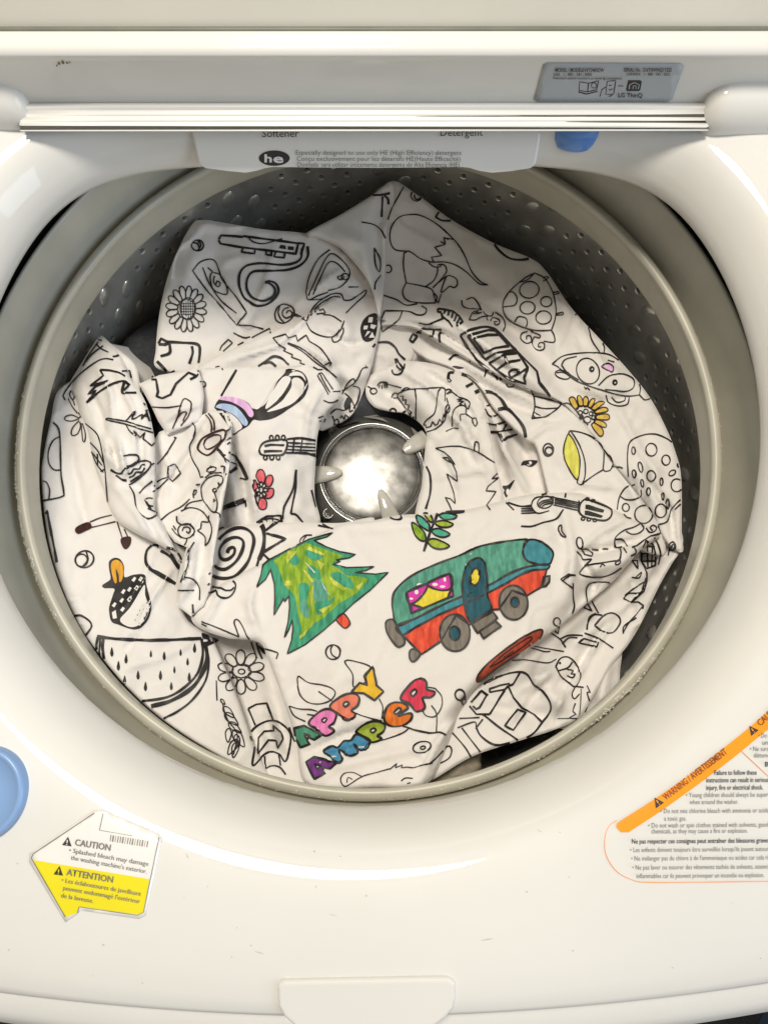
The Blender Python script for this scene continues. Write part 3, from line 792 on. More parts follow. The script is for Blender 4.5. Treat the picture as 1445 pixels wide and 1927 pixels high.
patch('top_right', [(735,342),(790,370),(850,414),(930,458),(1000,487),(1030,514),(1075,580),(1130,640),(1180,695),(1220,745),(1250,800),(1270,850),(1281,900),(1282,1000),(1284,1038),(1262,1030),(1241,1002),(1222,962),(1152,874),(1108,812),(1056,758),(998,734),(950,711),(899,686),(873,671),(830,646),(783,617),(735,612),(700,610),(694,540),(705,480),(724,420)],
  [(735,343,-68),(850,415,-88),(1000,488,-95),(1075,580,-95),(1180,695,-85),(1250,800,-76),(1281,900,-68),(1283,1035,-66),(783,616,-98),(873,670,-92),(950,710,-88),(1056,758,-86),(1110,815,-84),(1152,874,-80),(1222,962,-74),(1241,1002,-72),(850,520,-104),(720,560,-110),(1000,640,-92),(1130,760,-80)],
  creases=[(((770,590),(880,620),(990,690),(1060,770)),6,20,'g'),(((830,560),(930,600),(1010,650)),-8,20,'g'),(((900,590),(985,640),(1040,700)),-4,16,'g'),(((1000,560),(1060,660),(1180,740)),4,26,'g'),(((1090,900),(1190,920),(1280,1000)),-4,24,'g'),(((1235,850),(1225,930),(1262,1010)),4,14,'g'),(((760,420),(900,500),(1040,560)),4,40,'g'),(((1040,730),(1130,760),(1215,745)),-4,12,'g'),(((740,600),(830,625),(930,690)),-6,12,'v'),(((800,560),(900,640),(1000,715)),5,13,'v'),(((1080,600),(1130,680),(1190,720)),3,12,'v'),(((1160,760),(1200,840),(1240,900)),2.5,12,'v'),(((1215,900),(1260,960),(1270,1030)),-5,12,'v')], seed=6)
patch('middle_band', [(783,610),(765,645),(762,690),(842,690),(885,714),(1009,842),(1032,928),(1010,960),(950,955),(935,913),(890,770),(830,730),(760,700),(850,600)],
  [(783,616,-122),(880,730,-114),(1000,850,-112),(1000,945,-105),(943,913,-114),(762,690,-126)], creases=[(((860,700),(930,800),(985,920)),4,12,'g'),(((905,720),(960,800),(1010,900)),-5,11,'g'),(((930,760),(950,850),(975,930)),5,9,'g'),(((800,640),(880,720),(960,830)),6,9,'v'),(((790,660),(850,700),(930,790)),-6,9,'v'),(((940,830),(970,880),(1000,940)),6,10,'v')], seed=7)
patch('right_front', [(767,640),(800,674),(842,690),(885,712),(908,735),(932,771),(990,827),(1009,842),(1030,925),(1042,948),(1130,995),(1236,1045),(1252,1020),(1222,960),(1152,872),(1108,810),(1056,756),(960,700),(860,640)],
  [(842,690,-106),(932,772,-98),(990,828,-91),(1028,925,-86),(1056,758,-91),(1110,815,-81),(1152,874,-76),(1222,962,-70),(1240,1040,-78),(1050,860,-82),(783,640,-122),(960,700,-104)],
  roll=8, drop=3, creases=[(((1140,840),(1190,920),(1215,980)),3,12,'g'),(((960,800),(1060,770),(1080,790)),2,14,'g'),(((1010,850),(1060,900),(1110,940)),-3,20,'g'),(((870,700),(960,760),(1060,800)),-4,13,'v'),(((850,670),(950,730),(1040,770)),5,11,'v'),(((1030,930),(1100,910),(1180,920)),2.5,12,'v'),(((990,830),(1030,800),(1080,800)),3,12,'v')], seed=8, nz=.7)
patch('shaded_pocket', [(690,590),(740,585),(786,600),(792,640),(770,686),(735,695),(690,728),(684,650)], [(700,590,-114),(780,640,-122),(700,700,-128),(740,640,-118)], seed=9)
patch('beside_cap', [(688,738),(698,706),(735,689),(767,680),(820,686),(880,712),(906,745),(921,809),(933,873),(947,935),(930,968),(790,990),(794,910),(800,845),(803,820),(792,798),(762,778),(735,774),(702,764)],
  [(690,735,-116),(767,680,-108),(905,745,-101),(945,935,-98),(790,985,-114),(812,825,-113),(860,850,-97),(800,740,-103),(730,760,-118)],
  creases=[(((700,715),(760,765),(810,820)),-8,15,'g'),(((905,860),(875,800),(830,770)),5,14,'v'),(((815,820),(860,805),(900,760)),-4,16,'g'),(((800,900),(870,890),(935,880)),2,14,'v'),(((760,690),(820,700),(870,740)),3,12,'g'),(((735,690),(800,720),(860,790),(920,900)),4,12,'v'),(((780,685),(850,730),(900,800)),-4,10,'v'),(((810,830),(850,900),(860,960)),-3,13,'v')], seed=10)
patch('upper_flap', [(737,341),(700,367),(640,404),(578,438),(602,446),(640,465),(680,510),(700,547),(713,596),(720,560),(725,500),(728,430),(742,375)],
  [(735,343,-62),(640,405,-70),(580,437,-72),(680,510,-78),(712,590,-86),(725,480,-84),(690,430,-70)], roll=8, drop=4, creases=[(((740,350),(705,430),(712,580)),-5,14,'g'),(((620,430),(680,460),(712,560)),3,12,'g')], seed=11, nz=.6)
patch('feather_fold', [(372,702),(400,674),(440,655),(520,618),(590,586),(650,542),(690,512),(712,558),(717,600),(706,660),(690,720),(664,778),(622,804),(594,802),(560,715)],
  [(400,674,-84),(520,617,-88),(650,540,-94),(700,600,-100),(690,720,-114),(620,800,-118),(560,700,-90),(600,650,-86),(470,680,-86)],
  creases=[(((635,700),(650,750),(640,790)),-8,14,'g'),(((620,690),(660,720),(690,690)),4,14,'g'),(((640,590),(655,620),(650,650)),3,10,'g'),(((400,690),(500,650),(600,610)),3,22,'g'),(((420,680),(520,650),(620,560)),4,12,'v'),(((560,640),(620,680),(650,760)),4,11,'v'),(((600,620),(660,650),(690,640)),-4,11,'v'),(((610,720),(630,760),(620,800)),6,10,'v')], seed=12)
patch('mug_panel', [(378,702),(402,692),(450,690),(520,692),(560,687),(602,692),(633,715),(640,748),(614,778),(599,812),(594,870),(592,930),(602,990),(560,1004),(470,1012),(415,1015),(398,950),(392,880),(395,805),(383,776)],
  [(400,692,-72),(560,687,-72),(632,715,-72),(500,800,-68),(592,870,-98),(600,990,-112),(480,985,-100),(440,880,-88),(520,900,-80),(620,770,-84),(400,900,-98),(415,1010,-108)],
  creases=[(((432,800),(455,900),(468,990)),-7,12,'v'),(((560,690),(590,760),(596,850)),3,20,'g'),(((545,860),(560,940),(560,990)),3,16,'g'),(((400,800),(430,870),(450,980)),5,9,'v'),(((470,860),(478,930),(485,985)),4,9,'v'),(((610,720),(580,780),(570,860)),3,12,'v'),(((530,950),(525,985)),3,10,'v'),(((410,840),(418,920),(425,1000)),-6,9,'v')], seed=13, nz=.8)
patch('left_twist_under', [(195,638),(226,660),(256,690),(264,737),(245,727),(222,680)], [(195,640,-76),(262,735,-72),(240,690,-72)], seed=14)
patch('left_knee', [(262,722),(300,706),(340,699),(372,688),(380,715),(384,745),(379,792),(350,804),(315,818),(298,792),(284,762)],
  [(262,722,-60),(372,690,-62),(378,790,-64),(310,810,-68),(320,750,-55)], creases=[(((385,760),(340,770),(300,800)),3,12,'v')], seed=15, sharp=True, roll=7, drop=3)
patch('left_middle', [(288,832),(300,813),(330,800),(378,782),(400,772),(430,779),(437,800),(433,870),(425,920),(413,980),(402,1050),(396,1110),(384,1140),(360,1160),(331,1138),(333,1100),(341,1062),(352,1030),(330,1020),(300,985),(287,950)],
  [(300,812,-74),(430,780,-58),(360,870,-70),(432,900,-52),(400,1050,-52),(335,1142,-50),(362,1160,-52),(300,985,-66),(375,1000,-54),(345,940,-68)],
  creases=[(((420,800),(425,880),(405,1000)),4,14,'g'),(((365,990),(350,1060),(340,1120)),5,9,'v'),(((385,1000),(372,1080),(365,1140)),-4,12,'g'),(((300,900),(350,930),(380,900)),-3,18,'g'),(((395,790),(420,810),(432,800)),3,9,'g'),(((335,970),(352,985),(372,990)),4,10,'v'),(((334,1140),(360,1090),(372,1010)),4,14,'v'),(((400,775),(360,850),(300,930)),-5,12,'v'),(((430,800),(400,880),(330,960)),4,12,'v'),(((436,860),(400,940),(370,1000)),-4,9,'v'),(((300,830),(320,880),(310,950)),4,12,'v')], seed=16, sharp=True, roll=6, drop=2.5)
patch('left_twist', [(186,635),(202,640),(226,668),(246,712),(263,735),(279,770),(291,830),(293,900),(291,955),(306,985),(326,1025),(344,1068),(328,1044),(298,1024),(255,1003),(214,972),(194,920),(176,870),(165,812),(150,776),(140,748),(124,738),(117,744),(150,690)],
  [(186,637,-72),(240,760,-48),(230,850,-45),(260,960,-45),(342,1065,-55),(140,745,-66),(290,900,-54),(190,900,-56),(200,720,-52)],
  creases=[(((190,800),(205,860),(235,900)),6,9,'v'),(((222,820),(232,870),(238,905)),6,8,'v'),(((208,830),(220,880),(236,905)),-6,8,'v'),(((210,910),(250,950),(282,1000)),4,12,'v'),(((205,870),(195,940)),-3,12,'g'),(((240,905),(280,930),(292,900)),-4,12,'g'),(((180,680),(210,740),(215,800)),4,12,'v'),(((160,720),(190,780),(200,850)),-5,11,'v'),(((240,760),(265,830),(270,900)),-4,11,'v'),(((215,690),(250,770),(255,850)),4,10,'v'),(((220,920),(260,960),(300,1015)),-4,9,'v')], seed=17, nz=.7, roll=14, drop=7)
patch('spiral_fold', [(372,1140),(393,1060),(404,1008),(430,993),(480,985),(560,983),(640,984),(705,977),(640,1045),(500,1090),(400,1160)],
  [(573,1018,-86),(440,1086,-72),(380,1130,-70),(405,1005,-86),(640,984,-97),(480,984,-88)], creases=[(((470,1000),(520,1010),(600,1000)),1.5,12,'g'),(((400,1080),(430,1010)),-3,10,'g')], seed=18, nz=.5)
patch('camper_panel', [(640,986),(672,982),(705,979),(735,972),(770,968),(805,968),(845,961),(885,957),(925,947),(985,932),(1030,927),(1100,930),(1164,963),(1203,983),(1243,1003),(1225,1020),(1203,1036),(1177,1066),(1146,1100),(1076,1157),(1023,1198),(906,1284),(862,1345),(838,1405),(800,1476),(700,1484),(580,1480),(556,1392),(530,1310),(506,1246),(488,1209),(430,1201),(385,1186),(361,1166),(368,1130),(440,1086),(500,1055),(573,1018)],
  [(700,978,-89),(900,955,-86),(1100,931,-73),(1241,1002,-60),(370,1130,-58),(500,1210,-54),(600,1200,-62),(800,1150,-66),(1000,1080,-62),(1150,1100,-66),(1025,1200,-60),(900,1290,-54),(840,1400,-48),(700,1400,-50),(580,1478,-45),(700,1478,-40),(573,1018,-74),(800,1050,-78),(440,1130,-60)],
  creases=[(((1055,960),(1080,1042),(1064,1130)),5,20,'v'),(((1080,1042),(1150,1032),(1215,1010)),-6,13,'v'),(((1090,1075),(1160,1060),(1200,1030)),5,18,'g'),(((990,935),(1050,985),(1080,1042)),-3,16,'g'),(((870,1050),(960,1000),(1020,1010)),2.5,16,'g'),(((845,1370),(880,1320),(930,1275)),-7,13,'g'),(((590,1420),(680,1380),(800,1360)),-2,12,'g'),(((600,1450),(720,1420),(830,1400)),2,11,'g'),(((560,1400),(650,1360),(760,1340)),1.6,9,'g'),(((465,1120),(475,1180)),2,8,'g'),(((560,1290),(600,1210),(650,1100)),2,40,'g'),(((1035,1190),(1100,1120),(1150,1080)),-5,15,'g'),(((1080,1042),(1130,1000),(1180,975)),3,12,'v'),(((1080,1042),(1030,1020),(960,1025)),2,14,'v'),(((1080,1042),(1120,1090),(1110,1130)),-5,13,'v'),(((640,1000),(760,990),(900,975)),-2,14,'v'),(((590,1440),(660,1410),(720,1400)),2.5,8,'v'),(((575,1420),(640,1385),(700,1370)),-2.5,8,'v'),(((570,1385),(620,1360),(690,1340)),2,8,'v'),(((860,1350),(820,1400),(790,1470)),4,14,'v'),(((420,1100),(400,1150),(380,1180)),3,12,'v'),(((480,1090),(470,1140),(490,1200)),2.5,10,'v')], seed=19, nz=.75, roll=14, drop=8)

cloth = mesh('cloth', CV, CF, M_CLOTH, None); cloth.parent = TC; cloth.matrix_parent_inverse = Matrix.Translation((0,0,.2))
BT = BVHTree.FromPolygons([Vector(v) for v in CV], CF)

# garments glimpsed underneath
def mound(name, fn, m, label, n=48, R=.268):
    vs, fs = [], []
    for i in range(n+1):
        r = R*i/n
        for q in range(n*2):
            a = 2*math.pi*q/(n*2); x, y = r*math.cos(a), r*math.sin(a); vs.append((x, y, fn(x, y)))
    for i in range(n):
        for q in range(n*2): fs.append((i*2*n+q, i*2*n+(q+1) % (2*n), (i+1)*2*n+(q+1) % (2*n), (i+1)*2*n+q))
    return mesh(name, vs, fs, m, None)
def gz(x, y):
    r = math.hypot(x, y); b = -.165+.022*noise.noise(Vector((x*14, y*14, 2)))+.012*abs(noise.noise(Vector((x*30, y*22, 5))))
    p = atz(262, 655, -.12); d = math.hypot(x-p[0], y-p[1]); b += .055*math.exp(-(d/.045)**2)
    p = atz(680, 765, -.13); d = math.hypot(x-p[0], y-p[1]); b += .04*math.exp(-(d/.03)**2)
    if r < .062: b -= .06*(1-r/.062)
    return b
g = mound('grey_garment', gz, M_GREYFAB, ''); tag(g, 'dark grey knit garment under the tablecloth, showing in the gaps at the drum edge', 'garment')
vs, fs = [], []
n = 14
for i in range(n+1):
    for j in range(n+1):
        x, y = 795+(905-795)*i/n, 1425+60*j/n
        pz = -.082+.004*noise.noise(Vector((i*.4, j*.5, 1)))-.010*(abs(i-n/2)/(n/2))**3
        vs.append(place(x, y+(-6 if j == 0 else 0)-i*.9, pz))
for i in range(n):
    for j in range(n): fs.append((i*(n+1)+j, i*(n+1)+j+1, (i+1)*(n+1)+j+1, (i+1)*(n+1)+j))
bg_ = mesh('beige_garment', vs, fs, M_BEIGEFAB, None); sd = bg_.modifiers.new('s', 'SOLIDIFY'); sd.thickness = .003
tag(bg_, 'beige fabric corner peeking out under the tablecloth at the front rim', 'garment')
# ================================================================== printed doodles on the cloth
INK = mat('black_ink', (.014, .011, .011), .55, var=.2, vscale=300)
BROWN = mat('brown_ink', (.045, .010, .008), .6, var=.2, vscale=300)
DARK = mat('black_ink_dense', (.016, .013, .012), .6, var=.3, vscale=200)
def marker(n, c, c2=None): return mat(n, tuple(min(.9, x*1.12+.02) for x in c), .8, base2=tuple(x*.8 for x in (c2 or c)), vscale=330, detail=7, streak=.6, bump=.25, bscale=1500)
C = dict(white=M_CLOTH, green=marker('green_marker', (.045,.34,.19), (.03,.27,.15)), lime=marker('lime_marker', (.30,.44,.012), (.16,.36,.02)), yell=marker('yellow_green_marker', (.60,.62,.10), (.42,.52,.03)),
  teal=marker('teal_marker', (.10,.36,.26), (.08,.30,.22)), blue=marker('blue_teal_marker', (.045,.26,.32)), deep=marker('deep_teal_marker', (.006,.09,.125)), red=marker('red_marker', (.80,.085,.03), (.70,.06,.025)),
  grey=marker('grey_marker', (.21,.185,.155)), yellow=marker('yellow_marker', (.75,.62,.035)), magenta=marker('magenta_marker', (.68,.035,.42)), leaf=marker('leaf_marker', (.36,.48,.035)), mint=marker('mint_marker', (.07,.42,.29)),
  amber=marker('amber_marker', (.88,.50,.02)), coral=marker('coral_marker', (.85,.22,.13)), pink=marker('pink_marker', (.84,.22,.52)), rose=marker('rose_marker', (.68,.035,.085)), orange=marker('orange_marker', (.82,.19,.012)),
  purple=marker('purple_marker', (.17,.025,.24)), sky=marker('sky_marker', (.05,.26,.46)), a_green=marker('letter_green_marker', (.06,.28,.17)), p_lime=marker('letter_lime_marker', (.34,.44,.04)),
  gold=marker('gold_marker', (.74,.36,.025)), rust=marker('rust_marker', (.42,.055,.02)), petal=marker('petal_marker', (.85,.14,.17)), lilac=marker('lilac_marker', (.84,.48,.84)), pale=marker('pale_blue_marker', (.46,.60,.88)),
  sun=marker('sunflower_marker', (.80,.53,.10)), lemon=marker('lemon_marker', (.82,.78,.13)), black=DARK, brown=BROWN)
CR_ = {'a':(80,780,3.6125),'b':(160,1150,3.44),'c':(440,940,4.516),'d':(700,940,3.803),'e':(500,1200,3.6125),'f':(800,1150,3.141),'g':(560,680,3.6125),'h':(60,320,4.014),'i':(280,400,3.141),'j':(680,330,3.803),'k':(940,380,2.835),'l':(1045,1080,3.6125),'m':(0,660,4.817),'n':(980,900,4.516),'o':(280,660,3.855),'p':(90,620,4.19),'q':(380,940,6.4227),'r':(720,560,4.25),'0':(0,0,1)}
def pp(cr, s):
    ox, oy, sc = CR_[cr]
    out = []
    for t in s.split():
        x, y = t.split(','); out.append((ox+float(x)/sc, oy+float(y)/sc))
    return out
def doodle(name, cr, w, *items):
    """items: 'pts' smooth open | '@pts' smooth closed | '|pts' straight open | '#pts' straight closed | 'oX,Y,RX,RY[,ROT]' ellipse;
    a tuple (colour, item) fills, (colour, item, 1) fills with outline; a number changes the pen width"""
    ox, oy, sc = CR_[cr]; ink = INK; recs = []
    for it in items:
        if isinstance(it, (int, float)): w = it; continue
        if it in ('brown', 'ink'): ink = BROWN if it == 'brown' else INK; continue
        col = None; outl = True
        if isinstance(it, tuple): col = it[0]; outl = len(it) > 2; it = it[1]
        k = it[0]
        if k == 'o':
            q = [float(v) for v in it[1:].split(',')]; rot = q[4] if len(q) > 4 else 0
            pts = ell(ox+q[0]/sc, oy+q[1]/sc, q[2]/sc, q[3]/sc, rot); path = catmull(pts, True, 3); cl = True
        elif k == '@': path = catmull(pp(cr, it[1:]), True, 3.5); cl = True
        elif k == '#': path = straight(pp(cr, it[1:]), True, 3.5); cl = True
        elif k == '|': path = straight(pp(cr, it[1:]), False, 3.5); cl = False
        else: path = catmull(pp(cr, it), False, 3.5); cl = False
        A = np.array(path)
        recs.append(dict(col=col, outl=outl, path=path, cl=cl, w=w, ink=ink, A=A, lo=A.min(0), hi=A.max(0), lev=0))
    # painter's levels: a fill or line lies on top of earlier fills that it overlaps
    for i, r in enumerate(recs):
        for q in recs[:i]:
            if q['col'] and (r['lo'] < q['hi']).all() and (q['lo'] < r['hi']).all(): r['lev'] = max(r['lev'], q['lev']+1)
    # separate marks become separate prints
    n = len(recs); grp = list(range(n))
    def root(i):
        while grp[i] != i: i = grp[i]
        return i
    for i in range(n):
        for j in range(i):
            if root(i) == root(j): continue
            a, b = recs[i], recs[j]
            if (a['lo']-26 > b['hi']).any() or (b['lo']-26 > a['hi']).any(): continue
            inside = ((b['lo'] <= a['lo']) & (a['hi'] <= b['hi'])).all() and b['cl']
            d = np.sqrt(((a['A'][::2,None]-b['A'][None,::2])**2).sum(-1)).min()
            if d < 16 or inside: grp[root(i)] = root(j)
    for g_ in sorted({root(i) for i in range(n)}):
        P = Print(BT)
        for i in range(n):
            if root(i) != g_: continue
            r = recs[i]; o_ = min(r['lev'], 9)*.00013
            if r['col']: P.fill(r['path'], C[r['col']], off=.00036+o_, grid=4.5)
            if r['outl']: P.stroke(r['path'], r['w']*.84, r['ink'], r['cl'], .00070+o_)
        for Q in P.split():
            o = Q.build('printed_'+name, TC)
            if o: o.matrix_parent_inverse = Matrix.Translation((0,0,.2))
# --- camper
P_ = lambda *a: doodle(*a)
P_('camper', 'd', 4.6,
 ('teal','@150,800 145,720 165,655 230,585 330,520 480,455 640,395 760,340 900,308 1040,290 1110,290 1085,330 1080,390 1110,440 1180,468 1080,490 960,540 840,612 640,695 480,765 330,840 180,905',1),
 ('blue','@1100,300 1150,288 1230,315 1290,375 1285,430 1260,465 1180,465 1110,440 1080,390 1085,330',1),
 ('blue','@178,905 330,845 480,768 640,695 840,612 960,545 1080,492 1180,470 1262,468 1248,500 1150,505 1060,540 940,610 835,665 650,750 470,830 330,905 220,970',1),
 ('red','#220,970 330,908 470,832 650,752 835,668 940,612 1060,542 1150,507 1248,500 1215,622 1105,688 1000,650 905,785 850,788 770,840 695,898 600,830 490,1015 355,1108',1),
 ('grey','@100,880 130,858 160,870 195,940 235,1005 225,1040 185,1055 150,1020 105,950',1), ('grey','@270,1085 300,1070 345,1105 300,1160 270,1140',1), ('grey','#1222,555 1270,545 1265,590 1240,620 1210,625',1),
 ('grey','o592,955,108,132,-4',1), ('deep','o590,958,36,48,-8',1), ('grey','o1010,738,102,122,-4',1), ('deep','o1020,735,28,36',1),
 ('deep','@705,880 665,780 645,640 660,520 700,445 760,420 800,450 818,540 828,680 855,795 790,840',1), ('yellow','o738,555,34,62,8',1), 'o686,688,3,4',
 ('grey','#712,888 860,800 898,850 752,958',1), ('grey','#765,945 885,872 922,908 795,995',1),
 ('yellow','#248,668 556,532 580,690 278,815',1), ('magenta','@250,668 390,605 385,650 340,710 290,745 262,740',1), ('magenta','@398,600 556,535 570,630 520,652 460,645 420,630',1), ('magenta','#278,752 360,775 282,812',1), ('magenta','#575,635 582,690 540,705',1),
 ('white','o340,612,22,12'), ('white','o318,665,14,16'), ('white','o360,690,10,14'), ('white','o280,712,14,8'), ('white','o450,610,20,12'), ('white','o520,575,10,16'), ('white','o505,625,20,9'))
P_('fern', 'd', 4.2, 6, '|370,372 420,220 475,90', 4, ('lime','@285,165 330,190 375,240 382,295 340,290 300,240',1), ('mint','@318,115 365,135 408,180 405,225 360,200 325,160',1), ('leaf','@370,98 410,105 435,150 425,162 390,135',1),
 ('mint','@480,112 540,100 606,118 570,142 510,140',1), ('leaf','@450,165 510,152 580,178 540,200 480,195',1), ('mint','@428,222 480,210 556,248 510,272 450,255',1), ('leaf','@398,300 450,283 552,333 490,356 430,340',1), ('leaf','@500,98 560,86 660,86 600,98',1), 3, 'o165,120,46,24,10')
# --- fir tree
P_('fir_tree', 'c', 3.2, ('green','#640,340 840,284 790,320 680,350 780,400 900,445 1035,467 980,498 870,515 905,527 842,552 960,580 1190,572 1120,605 1025,622 1200,635 1312,620 1180,750 1020,880 930,965 770,1105 600,1240 455,1312 490,1200 503,1100 497,1020 470,1100 430,1175 462,1040 475,920 468,818 432,870 426,838 390,900 342,985 350,860 345,720 315,592 270,680 195,745 230,650 248,560 300,515 450,435',1),
 ('lime','#340,520 480,430 620,370 760,420 930,480 850,530 830,560 1000,640 1150,675 1040,800 900,880 760,1010 690,1050 560,1190 575,1090 545,960 520,820 430,730 400,640 370,560'),
 ('green','@470,480 530,470 560,520 530,560 480,540'), ('green','@610,440 700,430 760,480 700,520 640,500'), ('teal','@670,700 740,690 790,760 800,850 740,900 680,840'), ('green','@560,720 640,730 620,850 600,960 560,860'), ('green','@820,640 900,620 1000,690 1010,760 900,720'), ('teal','@560,880 610,850 640,960 630,1010 580,970'), ('green','@640,560 720,600 740,680 640,650'), ('green','@690,880 800,860 860,830 800,920 720,980'), ('green','@880,560 960,600 1050,640 950,640'),
 ('yell','#440,690 490,690 495,730 430,735'), ('yell','#580,590 620,610 680,700 660,710'), ('yell','#640,400 780,465 760,478 620,425'), ('yell','#810,655 960,760 930,778 840,720'), ('yell','#700,510 770,550 740,600'), ('yell','#460,440 540,440 450,550 450,500'), ('yell','#640,800 680,720 665,930'), ('yell','#560,1160 630,1100 600,1160 560,1185'), ('yell','#1040,740 1110,690 1060,770'), ('yell','#720,940 840,890 760,970'), ('white','#605,535 620,545 692,620 685,628'), ('white','#740,690 800,800 830,830 770,760'),
 ('red','@870,1018 930,970 985,1040 975,1075 935,1092',1))
P_('ball', 'c', 3.6, 'o843,1297,62,62', '835,1240 822,1275 835,1320 880,1350')
# --- HAPPY CAMPER lettering
P_('lettering', 'e', 5.2,
 ('a_green','#195,615 262,598 378,660 330,692 290,678 282,700 300,722 238,745 205,680',1), ('white','#262,655 300,668 278,690',1),
 ('pink','@292,578 370,500 430,485 478,515 470,570 430,605 465,632 405,665 350,625',1), ('white','@382,560 405,545 415,558 398,580',1),
 ('coral','@435,465 520,395 590,380 635,405 625,460 585,495 610,525 555,560 490,515',1), ('white','@528,450 552,435 565,450 540,470',1),
 ('amber','#580,372 640,305 690,325 672,262 728,198 750,300 752,325 800,366 740,425 668,378',1),
 ('purple','#275,845 330,810 482,852 440,890 395,880 385,905 405,922 332,960 300,900',1), ('white','#335,860 375,870 350,895',1),
 ('sky','@395,775 450,740 490,750 530,705 580,700 615,660 680,680 712,712 650,765 600,725 625,780 570,805 500,765 520,830 485,850 440,810',1),
 ('p_lime','@612,635 690,575 760,565 808,590 800,640 760,672 790,690 725,715 670,680',1), ('white','@712,632 735,612 750,628 728,648',1),
 ('orange','@805,530 830,465 880,440 940,450 965,480 900,530 985,515 985,555 930,595 860,600 815,575',1), ('white','@872,510 905,480 920,495 890,520',1),
 ('rose','@915,410 990,310 1050,280 1090,300 1095,350 1148,372 1120,405 1065,410 1080,475 1025,502 975,450',1), ('white','@985,375 1015,350 1030,370 1000,400',1), 
 4, '|170,575 165,620 205,720', '|180,640 215,740')
P_('leaf_sprig', 'e', 3.2, '@222,262 290,305 380,320 450,345 472,380 440,425 370,450 290,440 235,390 218,320', '|358,365 455,432', '160,465 230,485 300,488 350,500', '160,465 195,530 270,570', '|280,520 330,528', '@540,160 620,165 715,205 690,290 600,335 590,250', '770,415 795,470 790,550', '610,515 700,545 790,565', 4.4, '930,600 1020,630 1110,648 1180,645 1222,660', 3, '720,715 820,690 930,650 970,620', '1150,345 1195,400 1195,470 1150,535 1090,530 1060,490', '1125,460 1160,520 1158,640', '1095,335 1150,345')
P_('bead', 'e', 4.4, 'o1318,388,32,36', ('brown','@1330,425 1352,400 1362,430 1340,455',1))
P_('eye_ring', 'e', 3.4, 'o1063,744,62,36,-12', 'o1066,748,18,10,-10', 2.8, '655,945 590,915 530,925 510,970 545,1008 655,945 760,915 850,890', '590,965 560,950 552,985', '|850,890 890,855 880,885 930,865 920,885 960,880 1000,885', '1000,885 1130,850', '920,975 950,955 1000,958', '|960,990 985,985')
# --- rust coloured log
P_('log', 'f', 4, ('rust','@308,382 380,300 500,205 600,140 680,108 690,130 660,175 560,245 430,330 318,415',1), 2.6, '380,330 470,250 600,160 628,162 560,220 430,305 380,330', '460,275 520,235', '|318,385 318,420')
# --- backpack
P_('backpack', 'f', 4.6, '345,435 420,390 540,362 600,375 640,430 700,480 740,545 735,600 690,660', '|690,660 640,610 570,570 520,510 490,445 520,435', '520,435 560,365', '|500,430 440,440 380,460 380,480 470,465 490,445', '470,470 420,545 380,612', '320,610 350,620 440,690 555,768', '300,690 340,640', '300,690 330,740 410,790 530,770', '690,660 640,720 560,765', '#545,580 595,600 520,705 470,678', '|260,560 300,610 380,612', '|270,540 330,470 360,500 320,570 300,580 280,560', '330,470 370,500', 3.6, '160,720 230,800 275,870', '215,690 330,840', '200,635 320,630', '190,690 290,655 300,690', '20,905 60,870 130,800 155,820 140,870 80,905')
P_('fish', 'f', 3.4, '770,330 800,280 850,275 900,330 915,390 885,445 850,425 800,385 770,330', '780,355 840,335 868,300', ('black','o795,308,7,8'), '835,345 870,350 860,370 885,375 870,395 835,380', '885,445 935,452', '885,445 865,490 880,520 910,490')
P_('glove', 'f', 3.6, '940,130 1020,160 1110,220', '1000,85 1050,30 1100,10 1140,30 1150,70 1110,125 1050,120 1000,85', '#905,185 935,162 1020,185 1010,210 920,190', '830,215 800,170 735,125', '800,165 850,145 930,145', '810,195 850,160 900,160', '955,110 970,40 1010,15', '1170,135 1175,90 1245,40', 2.6, '610,200 700,220 820,240', '620,215 700,240 740,240', '510,290 600,290 720,308 775,285')
P_('tag', 'f', 3, 'o775,62,20,24', '#755,110 790,90 785,135')
P_('torn_leaf', 'f', 3, '|955,440 975,480 955,480 970,540 945,600', '|885,545 870,590 890,610 850,630', 2.2, '920,460 915,560 905,635', '780,635 905,632')
# --- guitar and mushrooms
P_('guitar', 'n', 4, '@495,240 520,195 570,185 740,250 770,290 755,335 700,360 560,335 500,300', 4.6, '|545,235 570,235 700,275 695,285 545,250', '|540,285 560,285 690,325 680,330 540,300', 3, 'o525,345,16,12', 'o575,352,16,12', 'o625,358,16,12', 'o560,178,16,10', 'o610,192,16,9', '|280,165 500,210', '|285,180 495,225', '|285,195 490,240', '|285,210 490,255', '|275,225 490,275', '|490,190 485,290', '85,240 100,190 150,160 280,160', '85,240 110,280 150,300 240,275', 'o205,205,68,48,-15', '140,230 180,195 280,175', '150,245 190,210 280,190', '165,255 200,225 280,205', '0,240 90,245', '0,260 100,262', '0,280 110,278', '0,300 130,295', 3.8, '0,410 90,410 180,380 300,345 360,265', '375,165 380,130', '|175,145 220,130')
P_('moon_bead', 'n', 3.4, '@320,415 345,398 350,450 385,498 350,490 322,450')
P_('mushroom', 'n', 3.2, '815,265 835,160 890,80 970,50', '845,155 890,180 960,180 1020,150 1020,95', 'o890,248,30,34', 'o1040,307,74,76', '870,305 900,335 935,342', '1015,385 960,415 870,445 800,505 795,560 810,590 860,585', '890,450 940,475 1000,465 1040,430 1020,385', '800,520 860,520 905,580', '1060,425 1090,460 1130,455 1150,420 1120,398 1095,420 1115,450', '1040,530 1100,490 1180,465 1160,400', '1040,530 985,570 940,590')
